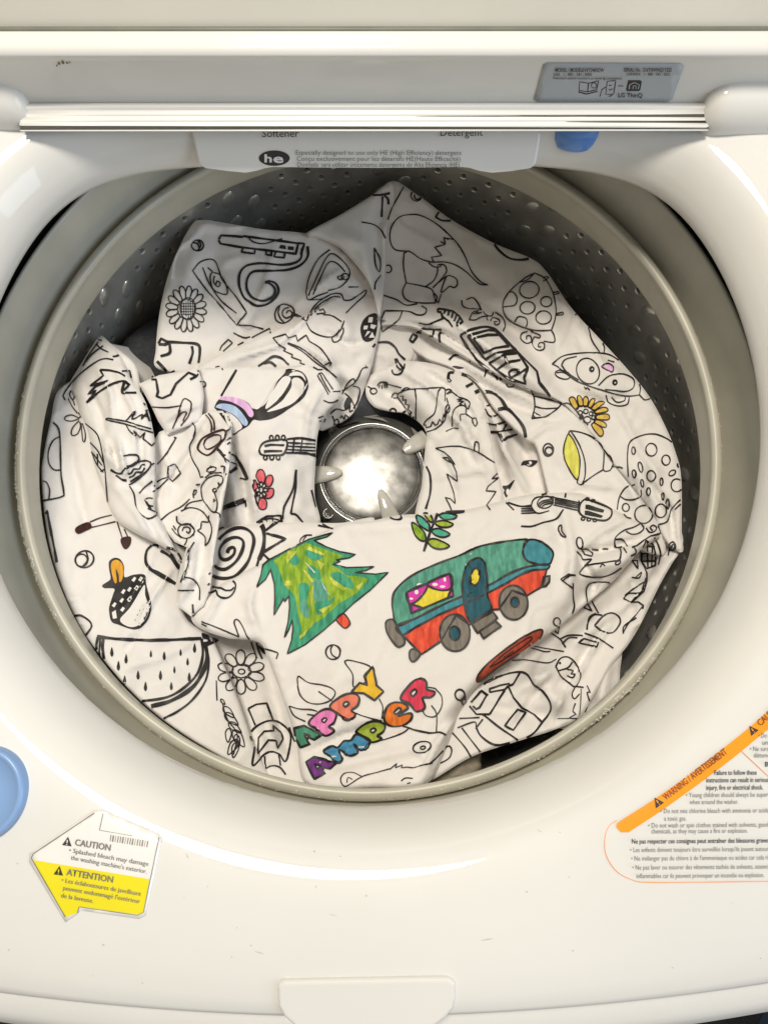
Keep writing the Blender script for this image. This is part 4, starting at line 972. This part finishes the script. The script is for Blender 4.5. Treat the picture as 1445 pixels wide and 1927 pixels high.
P_('spotted_mushroom', 'k', 3.0, '685,1465 680,1350 695,1280 760,1245 830,1240 900,1270 935,1310', 'o713,1327,10,20', 'o807,1323,30,34', 'o885,1378,22,27', 'o750,1415,11,27,-15', 'o808,1461,22,28', 'o716,1450,9,20,-10', 'o918,1446,20,13,-35', 'o942,1512,30,34', 'o760,1500,8,20,-12', 'o860,1493,8,20', 'o794,1545,9,20', 'o870,1570,7,20', 'o896,1612,9,28', 'o858,1648,28,36', '845,1722 890,1705 910,1650 940,1610 968,1582', '|935,1640 968,1605', 3.4, 'o963,1403,18,18')
P_('snail_swirl', 'n', 2.8, 'o1285,580,28,38', '1250,660 1265,600 1290,560 1305,580 1285,610 1275,585 1288,575')
P_('lantern', 'n', 3.6, '#1060,530 1120,560 1145,650 1145,740 1070,770 1020,700 1020,610', '|1070,530 1080,770', '|1115,560 1112,755', '|1050,575 1135,580', '|1020,640 1145,640', '|1020,705 1145,705', '1130,500 1165,570 1185,650 1170,735', '|1010,690 1070,805 1070,870 1040,960 940,1045', 3, '#940,700 990,770 985,700', '940,845 1000,850 1020,800 970,850')
P_('cow', 'n', 3.2, '#510,600 560,600 610,640 600,665 540,650', 'o497,550,28,48,-8', '470,620 510,660 530,690 600,690', '600,690 520,770 495,810 560,835 660,840 760,815 850,760', '540,740 660,725 780,705 830,700 850,640 840,590', 'o822,715,24,14,-35', '670,755 690,730 712,745', '|600,603 660,608', '|690,600 740,605', '|870,590 895,635', '960,590 975,630 930,660', '|335,860 410,815 460,825', '|335,855 440,935', '460,825 420,825 350,875', '440,890 440,1000 450,1090 430,1160', '560,1050 550,950 580,895 650,880 745,885 740,920', '#530,1100 565,1065 605,1130', '600,1040 660,1150', '690,1165 620,1165 570,1230 560,1290')
P_('sweet_pod', 'l', 3.2, '|460,170 510,190 560,190 595,215 590,240', '460,170 500,135 570,130 610,80', '470,150 540,95 615,50', '|615,30 580,130 510,190', '|595,215 490,345 460,400')
# --- right: raccoon, sunflower, bell, ladybird, tail
P_('raccoon', 'k', 2.8, '280,865 330,825 400,810 500,805 580,815 640,850', '280,865 310,880 360,920 420,960 500,990 600,1020 680,1035 745,1030', '640,850 700,910 745,980 745,1030', '330,870 350,840 410,825', '330,870 360,910 420,950', 'o470,903,58,70,-25', ('lilac','@543,878 575,862 603,880 600,905 570,895',1), ('black','o490,893,15,17'), ('white','o492,893,4,4'), '525,980 580,930 650,918 710,945 712,990 670,1010 610,1005 560,1000', ('black','o613,963,15,17'), ('white','o614,965,4,4'), 'o335,922,42,22,15', '300,912 340,910 380,935', '565,1030 580,1070 630,1090 680,1080 690,1040', '595,1040 625,1070 665,1060 668,1040', '|450,985 460,1000 465,990 480,1003', '|575,845 610,855', '745,1030 770,1055 800,1050', '400,600 430,620 470,670 490,740 530,800', '525,720 555,770 555,805', '410,598 425,600')
P_('sunflower', 'k', 2.6, ('sun','@395,1100 370,1060 375,1045 395,1045 415,1085 415,1105',1), ('sun','@420,1085 412,1045 425,1033 440,1060 440,1090',1), ('sun','@445,1090 445,1050 462,1037 472,1060 462,1092',1), ('sun','@470,1092 485,1055 505,1048 505,1065 485,1098',1), ('sun','@488,1102 520,1068 550,1062 555,1075 505,1112',1), ('sun','@505,1118 550,1098 575,1105 570,1120 508,1130',1), ('sun','@512,1140 570,1132 585,1148 575,1163 512,1158',1), ('sun','@510,1162 555,1175 570,1195 555,1203 505,1180',1), ('sun','@500,1180 545,1210 550,1240 530,1247 490,1195',1), '340,1075 365,1075 400,1105 470,1190', '405,1105 430,1090 470,1095 505,1125 510,1160 485,1192', 'o428,1125,12,11', 'o458,1118,12,12', 'o485,1130,10,10', 'o435,1148,9,9', 'o466,1162,19,17', 'o498,1150,9,11')
P_('cup', 'k', 3, ('lemon','@368,1240 400,1285 425,1360 425,1430 415,1480 385,1450 345,1370 342,1310 355,1260',1), '368,1240 375,1222 430,1230 490,1255 545,1300 555,1360 550,1425', '380,1225 420,1290 450,1370 455,1450 440,1505 415,1500 418,1475', '440,1505 500,1460 552,1428', '550,1425 560,1437 590,1430 603,1395 590,1360 575,1345 555,1320', '595,1412 640,1415 655,1422', '@232,1310 258,1290 285,1310 280,1345 255,1355 235,1340', 'o262,1332,20,22')
P_('ladybird', 'k', 2.8, '185,380 130,410 60,470 20,530 20,580 40,620 80,650', '185,380 240,410 280,480 298,560 295,620 275,685', '80,650 130,670 200,685 275,685', '140,672 180,690', 'o157,470,52,44,-10', 'o148,565,40,33', 'o247,533,30,27', 'o233,617,41,35', '20,560 80,550 92,515 75,485 50,480', '105,430 150,415 180,385', '80,640 100,612 140,620 148,650 140,665', '275,685 290,715 290,748 235,743', '230,410 245,400 260,405 230,425', '280,485 310,480 312,490 285,495', '298,598 335,590 335,602 300,605', '150,690 120,700 112,730 140,755 170,745 165,715 145,715 145,735', '165,690 215,710 210,725 185,720 175,760 200,790 235,785 238,755 215,750 205,770 222,772')
P_('fox', 'j', 3, '330,545 240,530 205,460 215,370 270,300 350,280 430,290 540,350 640,440 700,510 745,590 790,690 850,760 905,785', '905,785 840,775 760,700 680,645 600,620 500,620 420,595 370,560 335,540', '|655,460 610,450 625,460 590,445 600,490 565,475 600,495 525,515 575,575 500,585 520,625', '480,625 520,655 570,650 570,630', '305,560 300,640 320,770', '335,540 300,560', '320,770 420,790 500,815 520,870 530,915', '320,770 295,830 310,880 345,905', '345,905 430,915 530,915', '455,800 520,750 545,680 540,655', '545,640 590,640 610,680 590,720 555,760 510,805', '555,765 590,735 610,720', '@605,730 640,720 680,745 685,785 660,805 630,795 570,840', '|520,845 540,870 535,900 550,915 570,850', '160,860 250,890 320,930 400,920', '165,970 250,970 340,975 400,1000 450,995 465,960 430,935')
P_('trunk_marks', 'j', 5, '0,190 60,150 140,140 205,128', '|150,150 145,300', '160,140 190,170 195,210', 3, '300,85 260,160 215,240 188,318', 'o392,145,38,40', 'o400,150,22,24', 'o193,670,23,27', '0,335 80,350 140,390 170,450', '90,520 135,600 130,690 100,640 90,520', '95,820 100,770 140,715', 4.4, '530,300 575,235 600,260 620,255 650,290', '530,300 580,325 650,325 720,310', 5, '920,450 980,535 1060,595 1150,605 1230,590', 3.6, '960,480 1060,520 1200,585')
P_('shaded_leaf', 'j', 3, '165,970 140,1040 150,1120', '295,970 260,1040 150,1120', 5, '80,1230 110,1200 190,1195 240,1230 270,1280 330,1335', 3.4, '|240,1310 255,1370 300,1400 250,1310', '220,1390 230,1420 270,1420 300,1390 310,1350')
P_('ribbon', 'r', 4.4, '|440,90 480,95 560,110 610,150 638,195 590,225', '|440,90 440,115 470,120', '|470,125 480,170 380,210', '|470,150 530,190 560,235', '|500,100 490,130', '|530,105 520,145', '|560,120 550,165', '|590,140 570,190', '|615,165 590,210', 3, '290,200 350,215 400,205', '630,20 640,70 700,90 770,90 790,100', '670,15 720,0 760,40 790,100')
P_('snail_face', 'r', 3, '690,180 720,120 770,105', '690,180 740,180 790,155 840,150', '|725,135 760,115 750,130 790,120', '800,110 830,140 870,145 885,115', '830,165 840,185', '860,190 880,160 930,175 930,210 900,220 890,195 915,195', '900,115 960,160 980,220 960,270')
P_('tent_house', 'r', 5.6, '620,300 700,260 820,235 900,255', '|680,305 840,262 900,265', '|680,305 820,495', '|725,325 840,300 930,300 1010,388', '|725,325 810,440 900,405 1010,388', '|820,495 900,445 1060,420', '|900,265 1060,420', '|620,300 680,400 750,500 850,580 910,640', '|850,525 970,455 1080,445 1160,565', '|850,525 910,580 990,520 1100,500', '|970,455 990,520', '|910,580 1010,650', '1020,640 1010,600 1040,575 1080,580 1080,610', '|1010,650 1160,565 1130,640 1145,690 1010,650', 4, '900,255 960,310 1060,420 1160,520 1230,590', 6, '|1230,590 1250,680 1300,740 1340,790', 5, '|270,285 320,250 410,255 400,310 290,280', '470,275 450,300 460,360', '420,255 470,255', '#215,340 240,290 275,310 240,358')
P_('under_strokes', 'r', 5, '530,500 570,465 620,460', ('black','@555,548 600,548 650,560 610,572 570,560'), '|680,490 700,515', '|825,580 815,630', '|905,625 915,660', '|930,630 945,665', 3.4, '985,690 1000,715 1040,715 1045,695')
P_('stripes', 'r', 5.6, '570,600 530,605 525,650 545,670', 7, '630,610 700,640 760,690 820,760', '|665,715 720,685', '|735,760 790,735', 7, '790,755 870,760 940,810 990,890', '920,895 990,890 1060,950 1120,1030 1145,1120', 4, '|830,870 870,850', '820,890 850,940 890,950 920,930', '830,1000 900,1015 990,990', '850,1070 920,1070 1050,1055', 5, '|850,1075 920,1080 960,1150 990,1120 1090,1090', '|940,1085 950,1120', 4, '1000,990 960,1060')
P_('horn', 'r', 3, '1185,740 1210,810 1215,880 1190,968', '1190,968 1300,950 1400,885 1430,840', '1205,790 1300,810 1430,840', '1215,870 1300,888 1400,885', '1210,915 1260,945', '1200,945 1220,965')
P_('masked_eye', 'r', 4, ('black','@1105,1345 1120,1310 1180,1300 1238,1305 1215,1340 1180,1355 1130,1340'), ('white','o1180,1322,12,12'), ('black','@950,1510 1000,1500 1055,1455 1030,1510 1010,1550 990,1600 970,1570'), ('white','o1000,1555,14,26'), 3.4, 'o1322,1218,40,50', 'o1328,1225,30,30', '|985,1640 1050,1700', '1000,1640 1100,1670 1190,1660')
P_('tree_zigzag', 'r', 2.8, '425,1205 540,1190 640,1195 740,1225 830,1280 905,1328', '|425,1205 490,1235 540,1280 578,1335 530,1310 480,1278 520,1280 560,1330 590,1400 598,1470 560,1440 510,1412 530,1460 570,1570 580,1650 540,1610 500,1598 530,1650 550,1700', '735,1225 735,1165 750,1155 765,1170 765,1235', '|915,1405 870,1450 925,1440 840,1510 825,1545 905,1550 860,1620 830,1660 860,1700', 5, '350,1350 380,1430 380,1560 345,1690')
P_('gown', 'r', 2.8, '70,800 90,765 120,770 115,800 85,800', '120,770 180,740 260,730 380,725 470,718', '|120,795 160,850 200,910 235,960 260,1020', '|140,790 165,785 160,820 190,815 180,850 215,860 200,890 235,920 215,930', '260,735 268,830 265,930 270,1030', '470,718 440,760 430,860 410,930 350,980 320,1030', '470,718 500,740 495,830', '|320,1030 345,1015 350,1040 385,1030 400,990 420,1020 440,1010 455,970 475,1000 490,930 500,960 505,890', '350,1075 420,1050 490,990 510,930 530,870', 'o520,890,14,32', '510,800 520,850', '500,740 540,735 550,755 515,770', '510,770 540,745', '540,745 600,790 660,810 700,845', '|590,815 640,810 600,830 650,830 610,850 665,865 655,840', '700,845 680,890 650,865 600,870 560,920 555,1030', '665,890 660,930 620,935 620,985', '660,930 720,970', '@720,970 745,965 755,1000 740,1030 720,1000', 2.4, '505,1070 560,1045 610,1045', '0,680 40,690 150,720', '150,745 190,720 230,735', '|15,700 35,690 30,720', 3.4, 'o80,915,28,26', 5, '185,905 150,930 140,965', '245,950 260,1000 275,1030')
P_('fork_ring', 'g', 2.8, 'o515,203,22,20', '475,170 500,185', '540,165 565,140 610,145 605,180', '|560,160 550,180', '|575,158 572,185', '|590,155 592,180', '|460,30 465,28', 3.2, '640,65 660,90 700,85 720,55', '|680,0 720,50', '|690,60 720,40')
P_('boot_band', 'g', 2.8, '140,90 165,80 200,130 240,190', '135,95 180,170 210,225', '155,90 190,160 220,210', '175,265 220,280 260,270 290,240 340,150 380,118 385,145 340,180', '240,205 300,200 340,180', '385,145 410,110 440,50 478,38', '375,165 420,185 410,260 380,320', '320,215 360,250 385,300 390,330', '330,225 370,260', '225,360 260,325 310,335 345,320 358,295 355,345 375,330', '235,370 250,415 245,435', 'o265,412,16,18', '|290,390 300,370 315,395 325,365 345,380', '|140,385 175,370', '|180,415 190,390', '|145,410 170,400')
# --- upper left
P_('daisy_check', 'i', 2.8, *['@'+' '.join(f'{223+math.cos(a)*r-math.sin(a)*s:.0f},{570+(math.sin(a)*r+math.cos(a)*s)*1.13:.0f}' for r, s in ((52,-8),(85,-17),(112,-12),(121,0),(112,12),(85,17),(52,8))) for a in [2*math.pi*i/16+.15 for i in range(16)]], ('white','o233,568,46,64'), 'o233,568,46,64', 1.6, *[f'|{195+i*13},{515+abs(i-3)*9} {195+i*13},{622-abs(i-3)*9}' for i in range(7)], *[f'|{192},{522+i*16} {276},{522+i*16}' for i in range(1,6)])
P_('log_plank', 'i', 3, '260,345 310,290 390,285 440,400 520,500 578,590', '260,345 330,440 430,555 520,665', '|520,665 578,590', '320,325 360,420 430,520 520,595', '350,325 380,350', '380,350 365,380 380,450 430,480 465,480 460,430 425,370 385,355', '390,375 385,410 410,440 425,420 405,405 400,425')
P_('lizard', 'i', 5.2, '|415,160 430,135 560,145', '|415,165 425,185 540,205 870,245 885,180 920,185 900,250', '|560,140 900,185', 4.4, '|560,205 550,235 625,245 630,215', '|695,225 695,250 725,255 728,230', '|750,235 740,262 800,268 805,240', ('black','#780,190 810,195 812,218 770,212'), ('black','#822,198 858,202 856,224 822,220'), 5.4, '940,200 940,260 900,310 820,340 700,345 620,350 585,390 580,450 610,500 660,520 700,515 740,490 745,450 715,420 690,415', '905,215 900,270 860,300 780,310 660,300 580,315 540,360 535,430 560,500 600,530 640,550 700,540 750,500 768,460 750,420 710,405 690,415', 3, '580,140 620,175 680,185 740,170 790,155')
P_('moon_ball', 'i', 3.4, 'o290,195,35,32', '265,180 290,185 300,215 285,228', '290,165 310,190 300,215')
P_('marmot', 'i', 2.8, '930,470 950,380 1000,280 1070,220', '945,490 1000,370 1050,270 1090,245 1150,290 1185,340 1180,390 1130,440 1060,460', '970,485 1010,400 1060,300 1110,300 1160,350', 'o1160,380,22,18', 'o1135,385,18,12', '930,470 945,515 1000,490 1060,470', '945,515 1020,510 1080,480', '930,640 980,550 1060,490 1130,480 1155,520', '955,610 1000,550 1080,500 1130,500', '930,640 860,605', '920,625 850,590', '|980,590 1005,560 1010,580 1030,570 1045,595 990,600', '1030,605 1080,610 1140,645', '930,650 960,700 1020,730 1080,735 1130,700 1155,640', '1080,735 1090,765 1120,760 1150,710 1150,680', '1090,735 1110,715 1130,690', '1155,520 1200,515 1280,460 1275,490 1220,540 1165,595', '1180,440 1240,440', '1200,515 1235,490')
P_('snail_shell', 'i', 3.2, '745,600 760,560 800,540 850,560 860,600 830,640 790,655 755,640 745,600', '775,550 765,590 780,630 800,650', '830,560 800,570 790,600 810,625 845,610 845,585 825,580 815,595')
P_('star_bit', 'i', 3, '530,665 600,668 680,690', '|610,740 715,685 720,715', '500,710 560,740 600,735', '|420,815 430,790 470,750 495,770 440,820', '500,800 560,765')
P_('cap_mug', 'i', 6, '|60,775 75,745 120,770 100,780 60,780', '110,765 200,770 290,780 302,830 290,910', '255,790 260,830 240,895', '125,775 125,830 70,850', '|50,880 115,945')
P_('feather', 'i', 3, '|735,742 810,720 825,740 870,725 880,760 930,725 950,762', '950,762 1010,800 1050,850 1080,895', '735,742 770,780 810,805', '|810,805 795,815 850,840 845,855 900,875 895,890 950,905 935,895 1000,930 1055,930', '820,770 900,800 980,860 1050,920 1110,975', '820,772 900,815 980,880 1060,935', '1040,900 1075,885 1070,905')
P_('nut', 'i', 3, ('black','@1250,690 1265,640 1300,605 1345,598 1352,650 1335,740 1290,765 1262,745'), ('white','#1300,620 1325,618 1320,650 1295,650'), ('white','#1270,670 1295,668 1290,690 1268,692'), ('white','#1312,660 1345,668 1330,690 1308,682'), ('white','#1292,700 1310,705 1275,735'), ('white','#1320,705 1335,740 1300,740'))
P_('mug', 'i', 5.6, '|520,930 430,1085', ('black','@390,1150 415,1105 460,1085 540,1100 590,1130 620,1160 690,1130 760,1000 810,930 860,928 910,945 940,990 940,1040 910,1100 830,1160 740,1215 660,1230 620,1225 590,1260 540,1290 500,1315 470,1260 400,1165'), ('white','@435,1085 530,930 800,925 740,1020 650,1160 590,1125 520,1095'), ('white','@690,1160 730,1060 800,970 840,985 800,1060 750,1120'), ('white','@700,1180 780,1120 840,1040 850,985 890,980 920,1020 900,1080 830,1140'), ('white','@825,965 860,940 910,955 930,1000 905,970 865,965'), ('lilac','@418,1105 450,1088 520,1095 580,1125 620,1180 615,1208 595,1205 560,1160 490,1120'), ('pale','@398,1150 430,1130 500,1140 550,1180 588,1240 575,1262 555,1250 510,1200 440,1165'), ('white','@470,1260 450,1180 510,1205 555,1265 530,1290 500,1305'), 5, '630,920 690,880 740,850 790,865 830,900 890,905', '680,890 720,885 760,915', 3, '395,915 420,910 440,930')
P_('guitar_head', 'i', 4.4, '@655,1400 680,1360 740,1345 815,1350 800,1425 740,1435 670,1430', 5, '|685,1380 720,1372 800,1375', '|680,1412 720,1410 790,1410', 3.4, *['o%d,1332,11,15'%x for x in (725,760,795)], *['o%d,1448,11,13'%x for x in (690,728,765)], '|815,1340 900,1335 985,1350', '|815,1360 985,1368', '|812,1380 985,1388', '|810,1400 985,1408', '|808,1420 985,1428', '|860,1338 850,1420', '|910,1338 895,1422', 4.2, '815,1340 900,1332 985,1345', '808,1420 920,1420 985,1440')
P_('pink_flower', 'i', 2.8, ('petal','@660,1600 635,1560 650,1522 675,1522 690,1560 680,1600',1), ('petal','@690,1610 700,1560 725,1552 735,1580 715,1620',1), ('petal','@690,1640 735,1630 735,1670 705,1690 680,1670',1), ('petal','@665,1680 695,1700 695,1745 670,1755 645,1735 655,1690',1), ('petal','@650,1650 630,1690 645,1725 632,1700 630,1660',1), ('petal','@650,1620 625,1580 618,1620 630,1660 650,1650',1), ('white','o668,1640,30,40'), *['o%d,%d,9,15,%d'%(667+24*math.cos(a),1638+33*math.sin(a),math.degrees(a)+90) for a in [i*math.pi/4 for i in range(8)]], 'o667,1638,13,20')
P_('fairy_wing', 'i', 4.4, '790,1810 800,1740 850,1640 870,1520', '870,1520 865,1640 840,1780', '840,1780 870,1785 912,1832', 5, '|640,1830 700,1795 780,1790 785,1830', 3, '|690,1800 700,1825', '|730,1795 735,1825', '680,1815 720,1808 770,1815', 5, '|640,1830 670,1835 690,1880 780,1820', 5, '|440,1755 570,1705 575,1740', '|440,1740 565,1690', 3, '|455,1550 520,1500', '|515,1440 580,1575 545,1570', '405,1400 460,1460 520,1490', 3.6, '1000,1850 1090,1870', '960,1640 985,1740')
# --- left twist and knee
P_('pick', 'o', 5, '|0,210 55,210 70,300 60,330 100,345 160,320 200,240 290,160 350,185 300,210', 3, '20,190 120,170 190,145', '0,405 120,412 240,400', 'brown', '175,565 210,480 250,355 290,360 310,390 290,470 235,545', '205,490 240,450 275,445 250,510', 'ink', '355,145 365,160 350,180', '370,225 405,225 415,250 390,275', '395,310 400,325 395,340')
P_('marshmallow', 'o', 3.6, 'brown', '415,465 445,500 460,550 455,590', '435,455 470,500 480,550 475,580', 4.4, '360,690 390,640 460,600 545,575 555,620 500,700 440,755 400,750 362,720 360,690', 3, '400,680 420,640 480,610 525,620 520,660 470,700 420,715 400,680', 'ink', '315,520 340,560 325,630 295,700 320,790 360,860 378,915', '#145,840 190,820 235,890 175,950 140,920', '200,630 190,650 120,760 45,845', '185,628 205,635', '40,985 80,940 135,920', '30,1025 80,990 140,930', '500,705 540,750 560,810', '545,755 560,760', '90,1230 150,1180 240,1130 300,1075')
P_('gnome', 'o', 3, '385,1040 385,980 420,930 480,905 530,910 540,950 500,1000', '385,1040 400,1090 460,1165 490,1165 500,1100 480,1030', 'o480,1012,15,14', '500,955 515,965 505,975', '470,1075 485,1085 470,1095', '450,835 460,850', '425,880 430,860 460,842 490,850 480,870 430,882', '445,890 455,875', '525,840 550,840 545,890', '410,920 450,890 530,885', '|375,920 400,915', '|345,975 375,965', '320,1045 335,1010 350,1015 340,1040 325,1050 330,1070', '260,1150 300,1105 390,1085', '235,1165 300,1140 380,1160 440,1230 460,1300 440,1380 412,1415', '412,1415 410,1350 355,1305', '|440,1195 435,1245 385,1240 380,1290 355,1305', '205,1200 210,1240 240,1260 310,1258', 'o272,1308,58,54', '245,1310 260,1280 295,1280 305,1305 290,1325 275,1310', '170,1290 200,1330 240,1360', '180,1270 200,1300', '460,1165 510,1180 515,1215', '215,1410 250,1418 275,1390 280,1365')
P_('tepee', 'o', 3.2, '285,1520 290,1450 330,1390', '290,1525 270,1590 235,1680', '250,1640 320,1660 370,1720 370,1810', '|215,1738 330,1738', 4.6, '320,1840 325,1927', 5.6, '0,1580 40,1610 130,1660 215,1705', '90,1455 150,1490 200,1560 235,1600', '60,1420 120,1425 180,1440', 4, '170,1440 220,1480 240,1550 225,1590', '0,1440 20,1410')
P_('knife', 'o', 4.6, '|565,905 640,850', '580,735 650,790 710,900 715,932 660,925', 3, '|625,770 640,785 635,800', '540,1135 620,1110 700,1085', '545,1148 620,1128 700,1098', 5, '|700,1080 708,1130', 3.4, 'brown', '|555,590 590,565', '|565,650 595,630', '|570,680 600,655')
P_('spiral', 'q', 7, '310,650 330,600 375,580 400,600 390,660 340,710 290,730 245,720 215,670 220,600 270,520 350,470 430,460 490,490 505,550 480,640 430,730 360,800 280,845 200,835 145,780 135,690 155,580 220,470 330,380 440,345 540,360 610,420 630,510 600,640 560,750 480,860 390,930 280,955 170,940 85,890', 5, '75,1020 150,1060 240,1075', '80,1125 120,1125 180,1095')
P_('spiral_sun', 'q', 4, '180,1110 200,1165 270,1190 350,1165 400,1090 405,1020 375,985', '235,1075 290,1100 350,1095 390,1060', 3, '200,375 230,345 270,335', 9, '670,270 730,330 755,430 750,540 730,640 690,730', 6, '|690,720 665,810', '|775,375 900,270', '|780,410 1010,475 750,635', '|730,650 820,735', 4, '|660,275 740,265', 3, '1180,520 1200,470 1250,435 1330,432', '1220,500 1260,440')
P_('feather_strip', 'p', 4.4, '|310,580 385,480 320,512 380,450 475,405 340,445 440,365 415,320', '415,320 500,325 570,345 610,370', '310,578 400,500 500,435 600,408 650,440', 5, '#605,410 640,440 585,498', '|585,500 700,500', 3, '120,530 160,460 260,350 380,260 450,232 520,240', '125,530 140,560', '280,290 330,200 400,100', '300,260 360,190 440,130', '390,120 420,150 480,180', '400,80 430,90', 4, '515,215 550,210 565,190', '|585,330 650,325 665,395')
P_('dragonfly', 'p', 2.8, '250,700 190,675 140,690 140,715 190,722 250,705', '250,720 210,760 190,800 195,835 235,825 260,770 255,730', '265,740 272,820 280,880 295,880 298,820 275,740', '240,655 260,680 250,700', 'brown', '165,545 190,600 235,660', '185,480 175,520 205,570 215,600', '215,525 200,560', '190,485 210,530', 'ink', '300,740 380,810 410,870 430,960 455,1120 475,1360', '330,880 400,960 440,1050', '345,950 390,1060 440,1125', '|395,980 398,1070', '|360,975 430,1070', '420,1120 450,1100')
P_('arrow', 'p', 3.2, '|460,705 480,700 620,725 830,790', '|460,712 610,745 830,815', '|620,720 690,645 665,710 750,670 740,710 780,660', '615,745 650,800 700,838', '|700,838 675,800 735,850 770,810 755,860 820,918 845,890 850,935', 5, '#775,640 830,630 825,700 800,720', '|745,680 820,690', 3, '|755,580 770,600')
P_('burger', 'p', 4, '595,1000 640,990 700,990 718,1020 700,1050', 6, '620,1080 660,1075 700,1050', 4, '620,1100 700,1050 780,1035 815,1060 780,1120 700,1190 640,1225', '630,1140 660,1130 680,1100 720,1100 740,1070 770,1065', '640,1170 680,1150 700,1125 740,1125 770,1090', '650,1200 700,1170 760,1130', 5, '500,1105 540,1130 580,1135 615,1090', '540,1150 590,1185 625,1190', 3.2, '645,1235 680,1300 700,1400 750,1470 810,1490 870,1455', '720,1295 770,1240 825,1195', '770,1340 800,1330 828,1335', '780,1360 800,1390 830,1395', ('black','@760,1340 800,1380 820,1415 790,1400'), '790,1410 830,1430 870,1450', '840,1055 810,1070')
# --- left front
P_('matches', 'p', 2.8, 'brown', '335,1520 420,1485 520,1460', '345,1562 440,1540 550,1512', '|325,1525 345,1565', '|548,1515 590,1650', '|605,1575 635,1640', ('brown','@220,1580 250,1550 325,1525 343,1562 290,1590 240,1610',1), ('brown','@582,1655 650,1638 650,1690 620,1728 598,1715',1))
P_('moon_ring', 'a', 3.6, 'o288,985,64,56,-20', 'o266,992,42,42', '300,930 310,990 275,1035')
P_('acorn', 'a', 3, ('black','@455,1050 455,1000 490,975 530,985 555,1030 560,1105 620,1090 695,1090 705,1150 740,1290 725,1380 680,1440 620,1462 520,1430 470,1405 455,1320 480,1230 490,1185 420,1180 410,1160 455,1130 465,1110'), ('gold','@470,1060 470,1010 500,988 540,1010 552,1060 545,1120 525,1140 520,1090 500,1050 508,1140 490,1140'), ('white','@530,1395 600,1310 690,1160 700,1230 725,1310 700,1390 640,1440 580,1440'), *[('white',f'#{x-15},{y+6} {x+4},{y-18} {x+18},{y-8} {x+2},{y+18}') for x, y in ((622,1122),(668,1120),(550,1205),(592,1190),(640,1180),(540,1265),(592,1255),(488,1295),(545,1325))], ('white','#475,1345 500,1330 508,1385 482,1390'))
P_('big_arrow', 'a', 6, '745,890 710,930 705,1000 735,1050 800,1080 925,1165', '750,888 830,900 880,960 940,1060', '805,925 870,970 940,1055')
P_('edge_shapes', 'm', 4, '485,650 530,700 545,790 550,950 555,1130 578,1280 560,1325 380,1365', 3, '540,780 480,820 440,920 445,1020 490,1080 550,1082', '380,1185 420,1190 450,1260 445,1345', 5, '|400,1540 430,1450 480,1720 520,1920')
P_('edge_leaf', 'a', 4.6, '210,1370 270,1370 335,1430 300,1500')
P_('watermelon', 'b', 7, '|80,165 200,180 420,190 600,185 755,178', 6, '120,180 115,240 130,320', '85,170 75,220 85,280', 3.6, '100,175 95,250 105,300', 6, '755,180 762,290 730,400 650,490 540,555 400,580 330,575', 9, '775,200 790,300 760,400 690,500 560,580 430,618', 5, '778,200 800,320 780,450 700,570 600,650 510,695', *[('black',f'@{x},{y-h} {x+h*.34:.0f},{y+h*.35:.0f} {x},{y+h} {x-h*.34:.0f},{y+h*.35:.0f}') for x, y, h in ((176,265,32),(268,310,32),(218,355,32),(428,277,24),(514,290,28),(620,268,24),(710,240,32),(665,328,25),(345,414,31),(490,415,32),(580,380,24),(258,446,30),(393,488,32),(560,486,28),(676,428,32))])
P_('black_tip', 'a', 4, ('black','#1085,1490 1195,1535 1100,1580 1105,1555 1130,1545 1125,1525 1095,1520',1))
P_('daisy', 'b', 3, *['@'+' '.join(f'{1010+math.cos(a)*r-math.sin(a)*s:.0f},{395+(math.sin(a)*r+math.cos(a)*s)*.93:.0f}' for r, s in ((56,-12),(95,-28),(135,-25),(155,0),(135,25),(95,28),(56,12))) for a in [2*math.pi*i/10+.3 for i in range(10)]], '@955,375 985,350 1015,352 1050,350 1070,375 1075,405 1050,420 1020,432 990,428 965,410', 'o1015,392,22,16')
P_('willow', 'b', 2.8, '890,600 920,700 985,800 960,930', '850,450 855,580', *[f'@{x},{y} {x+dx*.35-dy*.22:.0f},{y+dy*.35+dx*.22:.0f} {x+dx},{y+dy} {x+dx*.35+dy*.22:.0f},{y+dy*.35-dx*.22:.0f}' for x, y, dx, dy in ((895,620,70,70),(905,660,85,80),(930,720,80,70),(960,770,70,110),(975,800,20,80),(985,830,-60,100),(930,760,-5,90),(880,570,25,35),(980,850,-20,100))])
P_('knot', 'b', 4.4, '|1058,632 1110,605 1175,598 1215,705', '|1058,632 1105,740', '@1070,800 1130,735 1220,710 1300,750 1335,820 1300,970 1260,930 1210,910 1160,930 1085,1000 1095,880', 4, '|1120,925 1125,820 1160,780 1220,775 1215,740 1270,790 1280,830 1245,890 1235,840 1190,835 1120,925', '1165,940 1170,1020', '1255,925 1265,1000', '1170,1020 1210,1000 1260,1010 1300,1060')
P_('signpost', 'q', 3.2, '0,1475 200,1555 450,1655', '450,1655 420,1580 390,1490 410,1450 450,1465 500,1550 540,1640 590,1700', '590,1700 630,1820 670,1920', 5, '655,1710 690,1830 730,1927', ('black','@665,1750 700,1770 775,1820 770,1870 730,1850'), 3.2, '745,1795 880,1840 918,1860 900,1927', '0,1500 60,1530')
P_('fallen_twig', 'c', 3, '740,200 780,225 835,250', 'o1378,150,52,22,10')
# --- writing the doodles done
